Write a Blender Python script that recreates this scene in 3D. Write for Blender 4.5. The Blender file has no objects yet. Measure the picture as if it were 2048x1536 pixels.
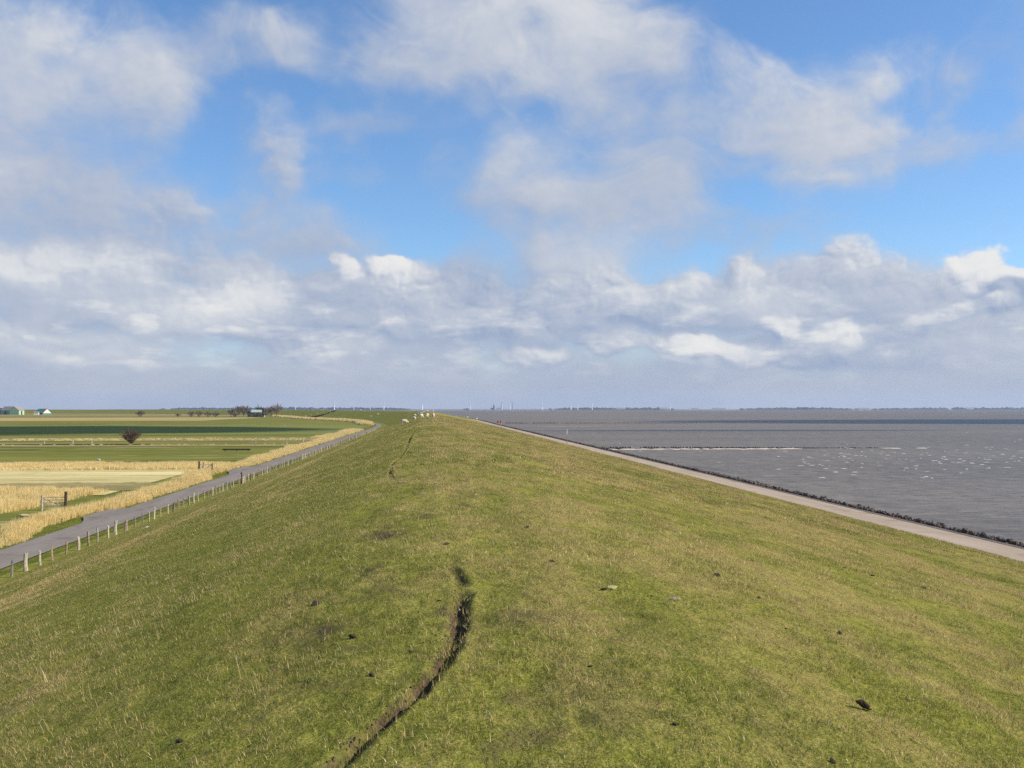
import bpy, bmesh, math, random
import numpy as np
from mathutils import Vector, Matrix
from mathutils.bvhtree import BVHTree

random.seed(7)
RNG = np.random.default_rng(7)
R = math.radians
SC = bpy.context.scene
COL = SC.collection

# ------------------------------------------------------------------ camera, sun, sky, exposure
EYE = 9.65                       # eye height above the polder ground
YAW, PITCH = R(4.66), R(1.385)
FWD = Vector((math.sin(YAW) * math.cos(PITCH), math.cos(YAW) * math.cos(PITCH), math.sin(PITCH)))
RGT = Vector((math.cos(YAW), -math.sin(YAW), 0))
UPV = RGT.cross(FWD)
cam_d = bpy.data.cameras.new('camera')
cam = bpy.data.objects.new('camera', cam_d)
COL.objects.link(cam)
cam.location = (0, 0, EYE)
cam.rotation_euler = FWD.to_track_quat('-Z', 'Y').to_euler()
cam_d.sensor_width = 36
cam_d.lens = 36
cam_d.clip_start = 0.05
cam_d.clip_end = 80000
SC.camera = cam

SUN_AZ, SUN_EL = R(99), R(33)    # azimuth clockwise from the dike's direction (+Y)
SUNV = Vector((math.sin(SUN_AZ) * math.cos(SUN_EL), math.cos(SUN_AZ) * math.cos(SUN_EL), math.sin(SUN_EL)))
sun_d = bpy.data.lights.new('sun', 'SUN')
sun_d.energy = 5.0
sun_d.angle = R(0.53)
sun_d.color = (1.0, 0.90, 0.74)
sun = bpy.data.objects.new('sun', sun_d)
COL.objects.link(sun)
sun.rotation_euler = SUNV.to_track_quat('Z', 'Y').to_euler()
sun.location = (60, 0, 60)

SC.view_settings.view_transform = 'Standard'
SC.view_settings.look = 'None'
SC.view_settings.exposure = 0.15
SC.view_settings.gamma = 1.0
SC.view_settings.use_curve_mapping = False
SC.render.engine = 'CYCLES'
SC.cycles.max_bounces = 6
SC.cycles.diffuse_bounces = 3
SC.cycles.transmission_bounces = 3
SC.cycles.volume_bounces = 0
SC.cycles.use_denoising = False


def pix_dir(px, py):
    """direction towards a point of the photograph (2048 x 1536 pixels)"""
    return (FWD + RGT * ((px - 1024) / 2048) + UPV * ((768 - py) / 2048)).normalized()


def azel(px, py):
    d = pix_dir(px, py)
    return math.atan2(d.x, d.y), math.asin(d.z)


class NT:
    """small node-tree writer"""
    def __init__(s, tree):
        s.t = tree
        s.t.nodes.clear()

    def n(s, typ, ins=None, **kw):
        nd = s.t.nodes.new(typ)
        for k, v in kw.items():
            setattr(nd, k, v)
        for k, v in (ins or {}).items():
            s.put(nd.inputs[k], v)
        return nd

    def put(s, sock, v):
        if isinstance(v, bpy.types.NodeSocket):
            s.t.links.new(v, sock)
        else:
            sock.default_value = v

    def m(s, op, a, b=0.0, c=0.0, clamp=False):
        nd = s.t.nodes.new('ShaderNodeMath')
        nd.operation = op
        nd.use_clamp = clamp
        for i, v in enumerate((a, b, c)):
            s.put(nd.inputs[i], v)
        return nd.outputs[0]

    def v(s, op, a, b=(0, 0, 0), c=(0, 0, 0), out=0):
        nd = s.t.nodes.new('ShaderNodeVectorMath')
        nd.operation = op
        s.put(nd.inputs[0], a)
        s.put(nd.inputs[1], b)
        if op == 'MULTIPLY_ADD':
            s.put(nd.inputs[2], c)
        return nd.outputs['Value'] if op in ('DOT_PRODUCT', 'LENGTH') else nd.outputs[0]

    def noise(s, vec, scale, detail=4, rough=0.55, dist=0.0, out=0):
        nd = s.n('ShaderNodeTexNoise', {'Vector': vec, 'Scale': scale, 'Detail': detail, 'Roughness': rough, 'Distortion': dist})
        return nd.outputs[out]

    def ramp(s, x, lo, hi, a=0.0, b=1.0, smooth=True):
        nd = s.n('ShaderNodeMapRange', {0: x, 1: lo, 2: hi, 3: a, 4: b})
        nd.interpolation_type = 'SMOOTHSTEP' if smooth else 'LINEAR'
        return nd.outputs[0]

    def mix(s, f, a, b):
        nd = s.t.nodes.new('ShaderNodeMix')
        nd.data_type = 'RGBA'
        s.put(nd.inputs['Factor'], f)
        for sock, v in ((nd.inputs[6], a), (nd.inputs[7], b)):
            s.put(sock, v if isinstance(v, bpy.types.NodeSocket) or len(v) == 4 else (*v, 1))
        return nd.outputs[2]

    def comb(s, x, y, z):
        return s.n('ShaderNodeCombineXYZ', {0: x, 1: y, 2: z}).outputs[0]


world = bpy.data.worlds.new('World')
SC.world = world
world.use_nodes = True
world.cycles.sampling_method = 'MANUAL'
world.cycles.sample_map_resolution = 256
W = NT(world.node_tree)
sky = W.n('ShaderNodeTexSky')
sky.sky_type = 'NISHITA'
sky.sun_disc = False
sky.sun_elevation = SUN_EL
sky.sun_rotation = SUN_AZ
sky.altitude = 0
sky.air_density = 1.0
sky.dust_density = 0.3
sky.ozone_density = 6.0


# clouds of this sky: where they stand, how large, how dense, how bright, how crisp (photograph pixels -> azimuth, elevation)
CL = [
    # top left group
    (95, 95, 75, 75, 1.0, .74, .2), (15, 150, 120, 90, .8, .62, .1), (175, 150, 130, 70, .9, .70, .1), (300, 130, 75, 62, .95, .66, .15),
    (330, 195, 90, 50, .75, .55, .1), (180, 235, 160, 70, .75, .42, 0), (130, 290, 120, 45, .55, .34, 0), (505, 70, 95, 58, .85, .50, .1),
    (440, 120, 80, 45, .5, .45, 0), (570, 100, 55, 50, .5, .48, 0), (310, 300, 50, 34, .40, .3, .1), (10, 15, 60, 60, .4, .6, 0),
    # top centre
    (900, 60, 190, 110, .85, .55, .05), (1010, 70, 200, 150, 1.05, .78, .1), (1130, 60, 170, 110, .9, .74, .1), (900, 175, 110, 50, .7, .52, 0),
    (1270, 100, 100, 60, .55, .6, .1), (780, 110, 100, 60, .45, .45, 0), (1150, 170, 110, 50, .35, .55, 0),
    # small ones between
    (562, 280, 50, 66, 1.5, .50, .25), (575, 350, 40, 45, .7, .3, 0), (660, 235, 35, 30, .5, .3, .1), (770, 262, 95, 26, .9, .25, 0),
    (700, 350, 60, 22, .3, .25, 0), (420, 340, 35, 30, .3, .25, 0), (890, 270, 45, 90, .35, .4, 0),
    # centre right
    (1060, 335, 95, 66, 1.3, .62, .25), (1000, 390, 110, 50, .55, .38, 0), (1270, 190, 130, 90, .8, .54, 0), (1320, 270, 95, 130, .85, .48, 0),
    (1230, 340, 110, 100, .9, .50, 0), (1220, 440, 150, 80, 1.0, .52, .1), (1160, 500, 120, 40, 1.1, .84, .2), (1330, 430, 60, 80, .5, .45, 0),
    (1000, 515, 150, 36, .5, .24, 0), (1420, 480, 110, 30, .3, .25, 0),
    # right group
    (1480, 160, 90, 75, .9, .72, .2), (1600, 190, 130, 75, 1.0, .80, .2), (1720, 200, 85, 75, .8, .72, .15), (1560, 270, 150, 60, .9, .62, .1),
    (1650, 325, 150, 52, .85, .70, .1), (1850, 295, 140, 36, .6, .48, .1), (1430, 330, 90, 60, .35, .4, 0), (1960, 285, 70, 30, .5, .5, 0),
    (2035, 245, 45, 66, .8, .52, .1), (1905, 120, 34, 34, .22, .4, 0), (1895, 215, 26, 55, .3, .4, 0),
    # left bank
    (15, 340, 60, 40, .8, .78, .6), (80, 400, 190, 70, 1.1, .34, .15), (260, 400, 150, 60, .9, .38, .2), (30, 450, 150, 40, 1.0, .28, .1),
    (380, 425, 70, 40, .7, .42, .6), (60, 520, 170, 50, 1.3, 1.0, .5), (200, 500, 100, 35, .9, .80, .6), (330, 490, 120, 45, .9, .38, .5),
    (60, 585, 180, 35, 1.0, .58, .2), (250, 555, 120, 40, 1.0, .5, .3), (440, 600, 120, 38, 1.3, 1.0, .5), (340, 625, 150, 28, 1.2, .92, .3),
    (490, 550, 70, 36, .9, .62, .5), (560, 470, 180, 50, .8, .28, .1), (650, 462, 60, 26, .35, .27, .2), (520, 400, 90, 24, .30, .25, .1),
    (560, 640, 120, 34, .9, .55, .3),
    # cumulus row on the horizon
    (668, 514, 20, 16, 1.0, .95, 1.0), (688, 535, 18, 22, 1.0, .98, 1.0), (702, 556, 16, 14, .8, .9, 1.0), (742, 526, 20, 26, .9, .9, .9), (778, 522, 28, 22, 1.0, .98, 1.0), (792, 560, 22, 38, .9, .92, .9), (760, 580, 30, 22, .7, .7, .8), (830, 550, 40, 34, .7, .6, .8), (690, 600, 90, 55, 1.1, .30, .4), (850, 580, 80, 50, 1.0, .5, .7),
    (800, 630, 150, 35, .9, .5, .4), (940, 545, 60, 40, .7, .34, .5), (960, 620, 110, 55, .8, .45, .6), (1160, 590, 110, 55, .9, .55, .7),
    (1370, 590, 50, 45, .9, .55, .7), (1290, 620, 110, 45, .8, .45, .5), (1500, 580, 65, 42, .95, .58, .7), (1620, 560, 130, 55, 1.0, .45, .5),
    (1690, 520, 60, 36, .9, .58, .7), (1790, 560, 60, 40, .7, .42, .5), (1600, 605, 170, 24, .8, .55, .1), (1945, 545, 46, 42, 1.25, .95, .9),
    (1893, 585, 34, 34, 1.0, .42, .6), (2010, 600, 75, 26, 1.3, -.05, .7), (2040, 562, 50, 12, 1.0, 1.1, .8), (1935, 612, 60, 12, 1.2, 1.05, .9),
    (1900, 650, 190, 34, .9, .50, .4), (1575, 642, 30, 26, 1.1, 1.0, 1.0), (1680, 672, 44, 28, 1.1, 1.0, 1.0), (1385, 694, 70, 20, 1.1, .95, .9),
    (1500, 710, 54, 18, 1.1, .92, .9), (1060, 710, 60, 16, .8, .75, .8), (660, 690, 80, 18, .7, .68, .5), (60, 680, 150, 22, .7, .72, .4),
    (120, 720, 130, 14, .6, .72, .3), (1600, 700, 90, 22, .8, .34, .4), (1230, 690, 60, 22, .7, .66, .6), (1870, 700, 120, 26, .7, .62, .4),
    # added banks closer to the horizon
    (1150, 640, 260, 34, .5, .42, .3), (760, 600, 150, 50, .6, .34, .3), (1050, 570, 120, 40, .5, .38, .4), (1440, 620, 160, 30, .5, .42, .3),
    (1750, 610, 140, 26, .6, .40, .2), (250, 640, 260, 24, .5, .44, .2), (1240, 260, 130, 120, .35, .45, 0), (1370, 330, 120, 120, .35, .42, 0),
    (860, 330, 70, 40, .3, .3, 0), (1090, 470, 70, 50, .35, .3, .1), (1500, 470, 150, 26, .4, .28, .1), (930, 400, 60, 40, .3, .26, 0),
    (60, 310, 110, 30, .35, .30, 0), (330, 370, 60, 22, .3, .25, .1), (460, 350, 60, 40, .3, .25, 0),
]


def hash2(ix, iy, seed):
    h = (ix.astype(np.int64) * 374761393 + iy.astype(np.int64) * 668265263 + seed * 974711) & 0x7fffffff
    h = (h ^ (h >> 13)) * 1274126177 & 0x7fffffff
    h = h ^ (h >> 16)
    return (h & 0xffff) / 65535.0


def vnoise(x, y, seed=0):
    x0, y0 = np.floor(x), np.floor(y)
    fx, fy = x - x0, y - y0
    fx, fy = fx * fx * (3 - 2 * fx), fy * fy * (3 - 2 * fy)
    a, b = hash2(x0, y0, seed), hash2(x0 + 1, y0, seed)
    c, d = hash2(x0, y0 + 1, seed), hash2(x0 + 1, y0 + 1, seed)
    return (a + (b - a) * fx) * (1 - fy) + (c + (d - c) * fx) * fy - .5


def fbm(x, y, octv=4, seed=0, gain=.5):
    s, a = 0, 1.0
    c, sn = math.cos(.6), math.sin(.6)
    for i in range(octv):
        s = s + a * vnoise(x, y, seed + i)
        x, y = (c * x - sn * y) * 2.03 + 5.2, (sn * x + c * y) * 2.03 + 1.3
        a *= gain
    return s


def billow(x, y, octv=4, seed=0):
    """cauliflower noise: rounded lobes with creases between them, about -.5 .. .5"""
    s, a, t = 0, 1.0, 0
    for i in range(octv):
        x0, y0 = np.floor(x), np.floor(y)
        best = np.full(np.shape(x), 9.0)
        for dx in (-1, 0, 1):
            for dy in (-1, 0, 1):
                cx, cy = x0 + dx, y0 + dy
                px_ = cx + hash2(cx, cy, seed + 50 + i)
                py_ = cy + hash2(cx, cy, seed + 90 + i)
                best = np.minimum(best, (x - px_) ** 2 + (y - py_) ** 2)
        s = s + a * (1 - np.sqrt(best) * 1.25)
        t += a
        a *= .5
        x, y = x * 2.1 + 3.7, y * 2.1 + 8.1
    return s / t - .5


def blur(a, n):
    k = np.hanning(2 * n + 3)[1:-1]
    k /= k.sum()
    for ax in (0, 1):
        pad = [(0, 0), (0, 0)]
        pad[ax] = (n, n)
        b = np.pad(a, pad, mode='edge')
        c = np.cumsum(np.insert(b, 0, 0, axis=ax), axis=ax)
        # two box passes approximate a smooth kernel and stay cheap
        h = n
        w = 2 * h + 1
        a = (np.take(c, range(w, c.shape[ax]), axis=ax) - np.take(c, range(0, c.shape[ax] - w), axis=ax)) / w
    return a


# cloud fields over the part of the sky in view (azimuth x elevation), in radians
A0, A1, E0, E1, STEP = -.50, .66, -.012, .47, 1 / 1700.0
NW, NH = int((A1 - A0) / STEP), int((E1 - E0) / STEP)


def cloud_fields():
    az = A0 + (np.arange(NW) + .5)[None] * STEP + np.zeros((NH, 1))
    el = E0 + (np.arange(NH) + .5)[:, None] * STEP + np.zeros((1, NW))
    # domain warp: large and slow high up, small and fine low down
    lowf = np.clip((el - .02) / .16, 0, 1)
    w1x, w1y = fbm(az * 9, el * 11, 3, 1), fbm(az * 9, el * 11, 3, 9)
    w2x, w2y = fbm(az * 34, el * 44, 4, 21), fbm(az * 34, el * 44, 4, 29)
    amp1, amp2 = .009 + .020 * lowf, .011 + .004 * lowf
    X, Y = az + w1x * amp1 + w2x * amp2, el + w1y * amp1 * .7 + w2y * amp2 * .8
    cov = np.zeros_like(az)
    cb = np.zeros_like(az)
    cc = np.zeros_like(az)
    for (px, py, rx, ry, cv, br, cr) in CL:
        a0, e0 = azel(px, py)
        ix, iy = 2048 / rx, 2048 / ry
        dx, dy = (X - a0) * ix, (Y - e0) * iy
        r2 = dx * dx + dy * dy
        # softer or harder shoulder according to crispness
        g = np.exp(-1.0 * r2 ** (1.0 + .9 * cr))
        side = np.clip(.62 * dx + .70 * dy, -1.3, 1.3)
        cov += cv * g
        cb += cv * g * (br + side * (.05 + .13 * cr))
        cc += cv * g * cr
    den = cov + .05
    br = (cb + .05 * .40) / den
    crisp = .82 * cc / den
    n_lo = fbm(az * 13, el * 17, 6, 41, .52)
    n_hi = fbm(az * 42, el * 60, 5, 51, .55)
    wisp = fbm(az * 7 + .8 * w1y * 2, el * 16 + w1x * 2, 6, 61, .58)
    bil = billow(az * 24 + w2x * .5, el * 30 + w2y * .5, 4, 71)
    covs = 1 - .28 ** cov
    veil = .64 * np.clip((.150 - el) / .070, 0, 1) + .75 * np.clip((.075 - el) / .06, 0, 1) + .16 * np.clip((.24 - el) / .1, 0, 1)
    d = covs + veil + np.clip(wisp + .16, 0, 1) * .50 * np.clip((el - .08) / .1, 0, 1)
    d = d + n_lo * (.50 - .15 * crisp) + n_hi * (.07 + .20 * crisp + .08 * (1 - lowf)) + bil * crisp * .95
    lo = .16 + .28 * crisp
    hi_ = 1.38 - .74 * crisp
    t = np.clip((d - lo) / (hi_ - lo), 0, 1)
    alpha = t * t * (3 - 2 * t)
    # light: how much cloud lies towards the sun (right and up) of each point
    tau = np.zeros_like(d)
    body = np.clip(d - .35, 0, 1.6)
    b1 = blur(body, 2)
    for n, wgt in ((5, .5), (10, .4), (20, .32), (36, .28), (60, .22)):
        ox, oy = int(n * .72), int(n * .70)
        sh = np.pad(b1, ((0, oy), (0, ox)), mode='edge')[oy:, ox:]
        tau += wgt * sh
    local = b1 * 1.72
    lit = br + (local - tau) * (.22 + .55 * crisp) - .03
    # crevices of the billows, soft structure of the broad clouds
    sh = np.pad(bil, ((0, 5), (0, 5)), mode='edge')[5:, 5:]
    lit = lit + (bil - sh) * crisp * .75 + bil * crisp * .26
    lit = lit + n_lo * .13 + n_hi * .05 + fbm(az * 16, el * 52, 5, 87) * .30 * (1 - lowf)
    hz_ = np.clip((.095 - el) / .09, 0, 1)
    lit = lit * (1 - .62 * hz_) + hz_ * .25
    lit = .40 + (lit - .40) * np.clip(.55 + .6 * crisp + .25 * alpha, .5, 1.15)
    lit = lit + np.clip((fbm(az * 30, el * 95, 5, 97) - .10), 0, 1) * .8 * np.clip((.14 - el) / .06, 0, 1) * np.clip((el - .02) / .03, 0, 1)
    lit = lit - .10 - .10 * crisp
    lit = np.where(lit > .62, .62 + .38 * (1 - np.exp(-(lit - .62) / .34)), lit)
    return np.clip(alpha * .965, 0, 1), np.clip(lit, 0, 1.0)


cl_a, cl_l = cloud_fields()
img = bpy.data.images.new('cloud_fields', NW, NH, alpha=False, float_buffer=True)
img.colorspace_settings.name = 'Non-Color'
buf = np.ones((NH, NW, 4), np.float32)
buf[..., 0], buf[..., 1], buf[..., 2] = cl_a, cl_l, 0
img.pixels.foreach_set(buf.ravel())
img.update()
img.pack()

D = W.n('ShaderNodeTexCoord').outputs['Generated']
sep = W.n('ShaderNodeSeparateXYZ', {0: D})
az = W.m('ARCTAN2', sep.outputs[0], sep.outputs[1])
el = W.m('ARCSINE', sep.outputs[2])
uu = W.m('DIVIDE', W.m('SUBTRACT', az, A0), A1 - A0)
vv = W.m('DIVIDE', W.m('SUBTRACT', el, E0), E1 - E0)
tx = W.n('ShaderNodeTexImage', {0: W.comb(uu, vv, 0.0)}, image=img, extension='EXTEND', interpolation='Linear')
ts = W.n('ShaderNodeSeparateColor', {0: tx.outputs[0]})
# beyond the computed part of the sky the same kind of weather goes on as plain noise
nz = W.noise(W.v('MULTIPLY', D, (1, 1, 2.0)), 4.0, 4, .55)
ca = W.m('MAXIMUM', W.ramp(nz, .46, .68, 0, .93), W.ramp(el, .03, .13, .92, 0))
clt = W.ramp(nz, .42, .80, .30, .78)
inw = W.m('MULTIPLY', W.m('MULTIPLY', W.ramp(uu, .0, .04), W.ramp(uu, 1.0, .96)), W.ramp(vv, 1.0, .94))
alpha = W.n('ShaderNodeMix', {0: inw, 2: ca, 3: ts.outputs[0]}).outputs[0]
lit = W.n('ShaderNodeMix', {0: inw, 2: clt, 3: ts.outputs[1]}).outputs[0]
cr_ = W.n('ShaderNodeValToRGB', {0: lit})
cr_.color_ramp.elements[0].position = 0.0
cr_.color_ramp.elements[0].color = (.29, .36, .51, 1)
cr_.color_ramp.elements[1].position = 1.0
cr_.color_ramp.elements[1].color = (.80, .785, .76, 1)
for p_, c_ in ((.30, (.41, .46, .565)), (.55, (.515, .55, .62)), (.80, (.66, .67, .69))):
    e_ = cr_.color_ramp.elements.new(p_)
    e_.color = (*c_, 1)
sky_c = W.n('ShaderNodeHueSaturation', {'Saturation': 1.04, 'Value': 1.04, 'Color': sky.outputs[0]}).outputs[0]
bg_sky = W.n('ShaderNodeBackground', {0: sky_c, 1: 0.145})
bg_cl = W.n('ShaderNodeBackground', {0: cr_.outputs[0], 1: 1.0})
mx = W.n('ShaderNodeMixShader', {0: alpha, 1: bg_sky.outputs[0], 2: bg_cl.outputs[0]})
W.n('ShaderNodeOutputWorld', {0: mx.outputs[0]})


# ------------------------------------------------------------------ helpers
def tag(o, label=None, cat=None, group=None, kind=None):
    for k, v in (('label', label), ('category', cat), ('group', group), ('kind', kind)):
        if v:
            o[k] = v
    return o


def link(name, me, m=None, parent=None, loc=None, rz=0.0):
    o = bpy.data.objects.new(name, me)
    COL.objects.link(o)
    if m is not None and me is not None and len(me.materials) == 0:
        me.materials.append(m)
    if parent is not None:
        o.parent = parent
    if loc is not None:
        o.location = loc
    if rz:
        o.rotation_euler.z = rz
    return o


def mesh_np(name, V, F, smooth=False):
    me = bpy.data.meshes.new(name)
    V = np.asarray(V, dtype=np.float32)
    F = np.asarray(F, dtype=np.int32)
    k = F.shape[1]
    me.vertices.add(len(V))
    me.vertices.foreach_set('co', V.ravel())
    me.loops.add(F.size)
    me.loops.foreach_set('vertex_index', F.ravel())
    me.polygons.add(len(F))
    me.polygons.foreach_set('loop_start', np.arange(0, F.size, k, dtype=np.int32))
    me.polygons.foreach_set('loop_total', np.full(len(F), k, dtype=np.int32))
    if smooth:
        me.polygons.foreach_set('use_smooth', np.ones(len(F), dtype=bool))
    me.update(calc_edges=True)
    me.validate()
    return me


def attr(me, name, vals):
    a = me.attributes.new(name, 'FLOAT', 'POINT')
    a.data.foreach_set('value', np.asarray(vals, dtype=np.float32))


class MB:
    """collects simple solids into one mesh"""
    def __init__(s):
        s.v, s.f = [], []

    def add(s, vs, fs):
        b = len(s.v)
        s.v += [tuple(v) for v in vs]
        s.f += [tuple(i + b for i in f) for f in fs]
        return s

    def box(s, c, d, M=None):
        vs = [Vector(((x - .5) * d[0], (y - .5) * d[1], (z - .5) * d[2])) for x in (0, 1) for y in (0, 1) for z in (0, 1)]
        if M is not None:
            vs = [M @ v for v in vs]
        c = Vector(c)
        return s.add([v + c for v in vs], [(0, 1, 3, 2), (4, 6, 7, 5), (0, 4, 5, 1), (2, 3, 7, 6), (0, 2, 6, 4), (1, 5, 7, 3)])

    def tube(s, pts, rad, n=6, cap=True):
        pts = [Vector(p) for p in pts]
        rad = rad if isinstance(rad, (list, tuple)) else [rad] * len(pts)
        b = []
        for i, p in enumerate(pts):
            t = (pts[min(i + 1, len(pts) - 1)] - pts[max(i - 1, 0)]).normalized()
            a = t.cross(Vector((0, 0, 1)) if abs(t.z) < .9 else Vector((1, 0, 0))).normalized()
            c = t.cross(a)
            b.append([p + (a * math.cos(2 * math.pi * k / n) + c * math.sin(2 * math.pi * k / n)) * rad[i] for k in range(n)])
        vs = [v for r in b for v in r]
        fs = [(i * n + k, i * n + (k + 1) % n, (i + 1) * n + (k + 1) % n, (i + 1) * n + k) for i in range(len(pts) - 1) for k in range(n)]
        if cap:
            fs += [tuple(range(n - 1, -1, -1)), tuple((len(pts) - 1) * n + k for k in range(n))]
        return s.add(vs, fs)

    def mesh(s, name, smooth=False):
        me = bpy.data.meshes.new(name)
        me.from_pydata(s.v, [], s.f)
        bm = bmesh.new()
        bm.from_mesh(me)
        bmesh.ops.recalc_face_normals(bm, faces=bm.faces)
        for f in bm.faces:
            f.smooth = smooth
        bm.to_mesh(me)
        bm.free()
        return me

    def build(s, name, m, parent=None, smooth=False):
        return link(name, s.mesh(name, smooth), m, parent)


# ------------------------------------------------------------------ materials
def mat(name):
    m = bpy.data.materials.new(name)
    m.use_nodes = True
    return m, NT(m.node_tree)


def plain(name, col, rough=.8, var=.25, scale=8.0, metal=0.0, bump=.2):
    """weathered matt surface: base colour broken up by two noises"""
    m, T = mat(name)
    P = T.n('ShaderNodeTexCoord').outputs['Object']
    n1 = T.noise(P, scale, 5, .6)
    n2 = T.noise(P, scale * 7, 3, .6)
    f = T.m('ADD', T.m('MULTIPLY', n1, .65), T.m('MULTIPLY', n2, .35))
    lo = tuple(c * (1 - var) for c in col)
    hi_c = tuple(min(1, c * (1 + var)) for c in col)
    c = T.mix(T.ramp(f, .35, .65), lo, hi_c)
    b = T.n('ShaderNodeBump', {'Strength': bump, 'Distance': .02, 'Height': f})
    bs = T.n('ShaderNodeBsdfPrincipled', {'Base Color': c, 'Roughness': rough, 'Metallic': metal, 'Normal': b.outputs[0]})
    bs.inputs['Specular IOR Level'].default_value = .25
    T.n('ShaderNodeOutputMaterial', {0: bs.outputs[0]})
    return m


G1, G2 = (.132, .158, .022), (.225, .236, .038)          # darker and lighter living grass
TAN1, TAN2 = (.42, .30, .118), (.66, .505, .235)        # withered blades
SOIL = (.080, .055, .035)


def turf_colour(T, P, extra=None):
    """colour of the sheep pasture at a world position: streaks along the dike, withered patches, the pale strip"""
    sp = T.n('ShaderNodeSeparateXYZ', {0: P})
    X, Y = sp.outputs[0], sp.outputs[1]
    Q = T.comb(X, T.m('MULTIPLY', Y, .30), 0.0)
    n1 = T.noise(Q, .22, 4, .6)
    n2 = T.noise(Q, 1.3, 5, .65)
    n3 = T.noise(P, 5.0, 4, .6)
    tan = T.m('ADD', T.m('MULTIPLY', T.m('SUBTRACT', n1, .5), 1.5), T.m('MULTIPLY', T.m('SUBTRACT', n2, .5), 1.9))
    tan = T.m('ADD', tan, T.m('MULTIPLY', T.m('SUBTRACT', n3, .5), .75))
    # pale withered strip near the foot of the landward slope
    xs = T.m('ADD', X, T.m('MULTIPLY', T.m('SUBTRACT', T.noise(Q, .35, 3), .5), 3.2))
    strip = T.m('MULTIPLY', T.ramp(xs, -14.6, -12.9), T.ramp(xs, -9.8, -11.6))
    tan = T.m('MULTIPLY_ADD', strip, .30, tan)
    # the seaward side is drier than the landward side
    tan = T.m('ADD', tan, T.ramp(X, -4.5, 3.5, -.10, .15))
    # faint wheel line low on the seaward slope
    ln = T.m('ABSOLUTE', T.m('SUBTRACT', T.m('ADD', X, T.m('MULTIPLY', T.noise(Q, .8, 2), .25)), 17.0))
    tan = T.m('SUBTRACT', tan, T.m('MULTIPLY', T.ramp(ln, .05, .28, 1, 0), .35))
    if extra is not None:
        tan = T.m('ADD', tan, extra)
    g = T.mix(T.ramp(T.m('ADD', T.m('MULTIPLY', n3, .5), T.m('MULTIPLY', T.noise(Q, .7, 3), .5)), .38, .62), G1, G2)
    return g, T.ramp(tan, -.20, .46), n2, n3


def mat_turf():
    m, T = mat('turf')
    P = T.n('ShaderNodeNewGeometry').outputs['Position']
    g, t, n2, n3 = turf_colour(T, P)
    c = T.mix(T.m('MULTIPLY', t, .62), T.mix(.35, g, (.29, .28, .06)), (.36, .28, .105))
    fine = T.noise(P, 38, 4, .7)
    c = T.mix(T.ramp(fine, .50, .74, 0, .50), c, TAN2)
    c = T.mix(T.ramp(fine, .49, .28, 0, .55), c, (.055, .062, .014))
    soil = T.n('ShaderNodeAttribute', attribute_name='soil').outputs['Fac']
    c = T.mix(soil, c, T.mix(T.ramp(T.noise(P, 60, 4, .6), .35, .65), SOIL, (.155, .112, .070)))
    h = T.m('ADD', T.m('MULTIPLY', fine, .03), T.m('ADD', T.m('MULTIPLY', n3, .10), T.m('MULTIPLY', n2, .12)))
    b = T.n('ShaderNodeBump', {'Strength': .9, 'Distance': 1.0, 'Height': h})
    d = T.n('ShaderNodeBsdfDiffuse', {'Color': c, 'Normal': b.outputs[0]})
    T.n('ShaderNodeOutputMaterial', {0: d.outputs[0]})
    return m


def mat_blade(name, dry=0.0, a=TAN1, b=TAN2, turf=True):
    m, T = mat(name)
    P = T.n('ShaderNodeNewGeometry').outputs['Position']
    rnd = T.n('ShaderNodeAttribute', attribute_name='rnd').outputs['Fac']
    if turf:
        g, t, n2, n3 = turf_colour(T, P)
        thr = T.m('MULTIPLY_ADD', t, .80, .14 + dry)
        isd = T.ramp(T.m('SUBTRACT', thr, rnd), -.05, .05)
        g = T.mix(T.m('FRACT', T.m('MULTIPLY', rnd, 7.3)), g, T.mix(.55, g, (.31, .30, .072)))
        c = T.mix(isd, g, T.mix(T.m('FRACT', T.m('MULTIPLY', rnd, 13.1)), a, b))
    else:
        n = T.noise(P, .35, 4, .6)
        c = T.mix(T.m('ADD', T.m('MULTIPLY', rnd, .6), T.ramp(n, .3, .7, 0, .4)), a, b)
    vv = T.m('MULTIPLY_ADD', T.m('FRACT', T.m('MULTIPLY', rnd, 31.7)), .95, .55)
    c = T.v('MULTIPLY', c, T.comb(vv, vv, vv))
    d = T.n('ShaderNodeBsdfDiffuse', {'Color': c})
    tr = T.n('ShaderNodeBsdfTranslucent', {'Color': c})
    gl = T.n('ShaderNodeBsdfGlossy', {'Color': (1, 1, 1, 1), 'Roughness': .38})
    mx_ = T.n('ShaderNodeMixShader', {0: .34, 1: d.outputs[0], 2: tr.outputs[0]})
    mx2 = T.n('ShaderNodeMixShader', {0: .025, 1: mx_.outputs[0], 2: gl.outputs[0]})
    T.n('ShaderNodeOutputMaterial', {0: mx2.outputs[0]})
    return m


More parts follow.
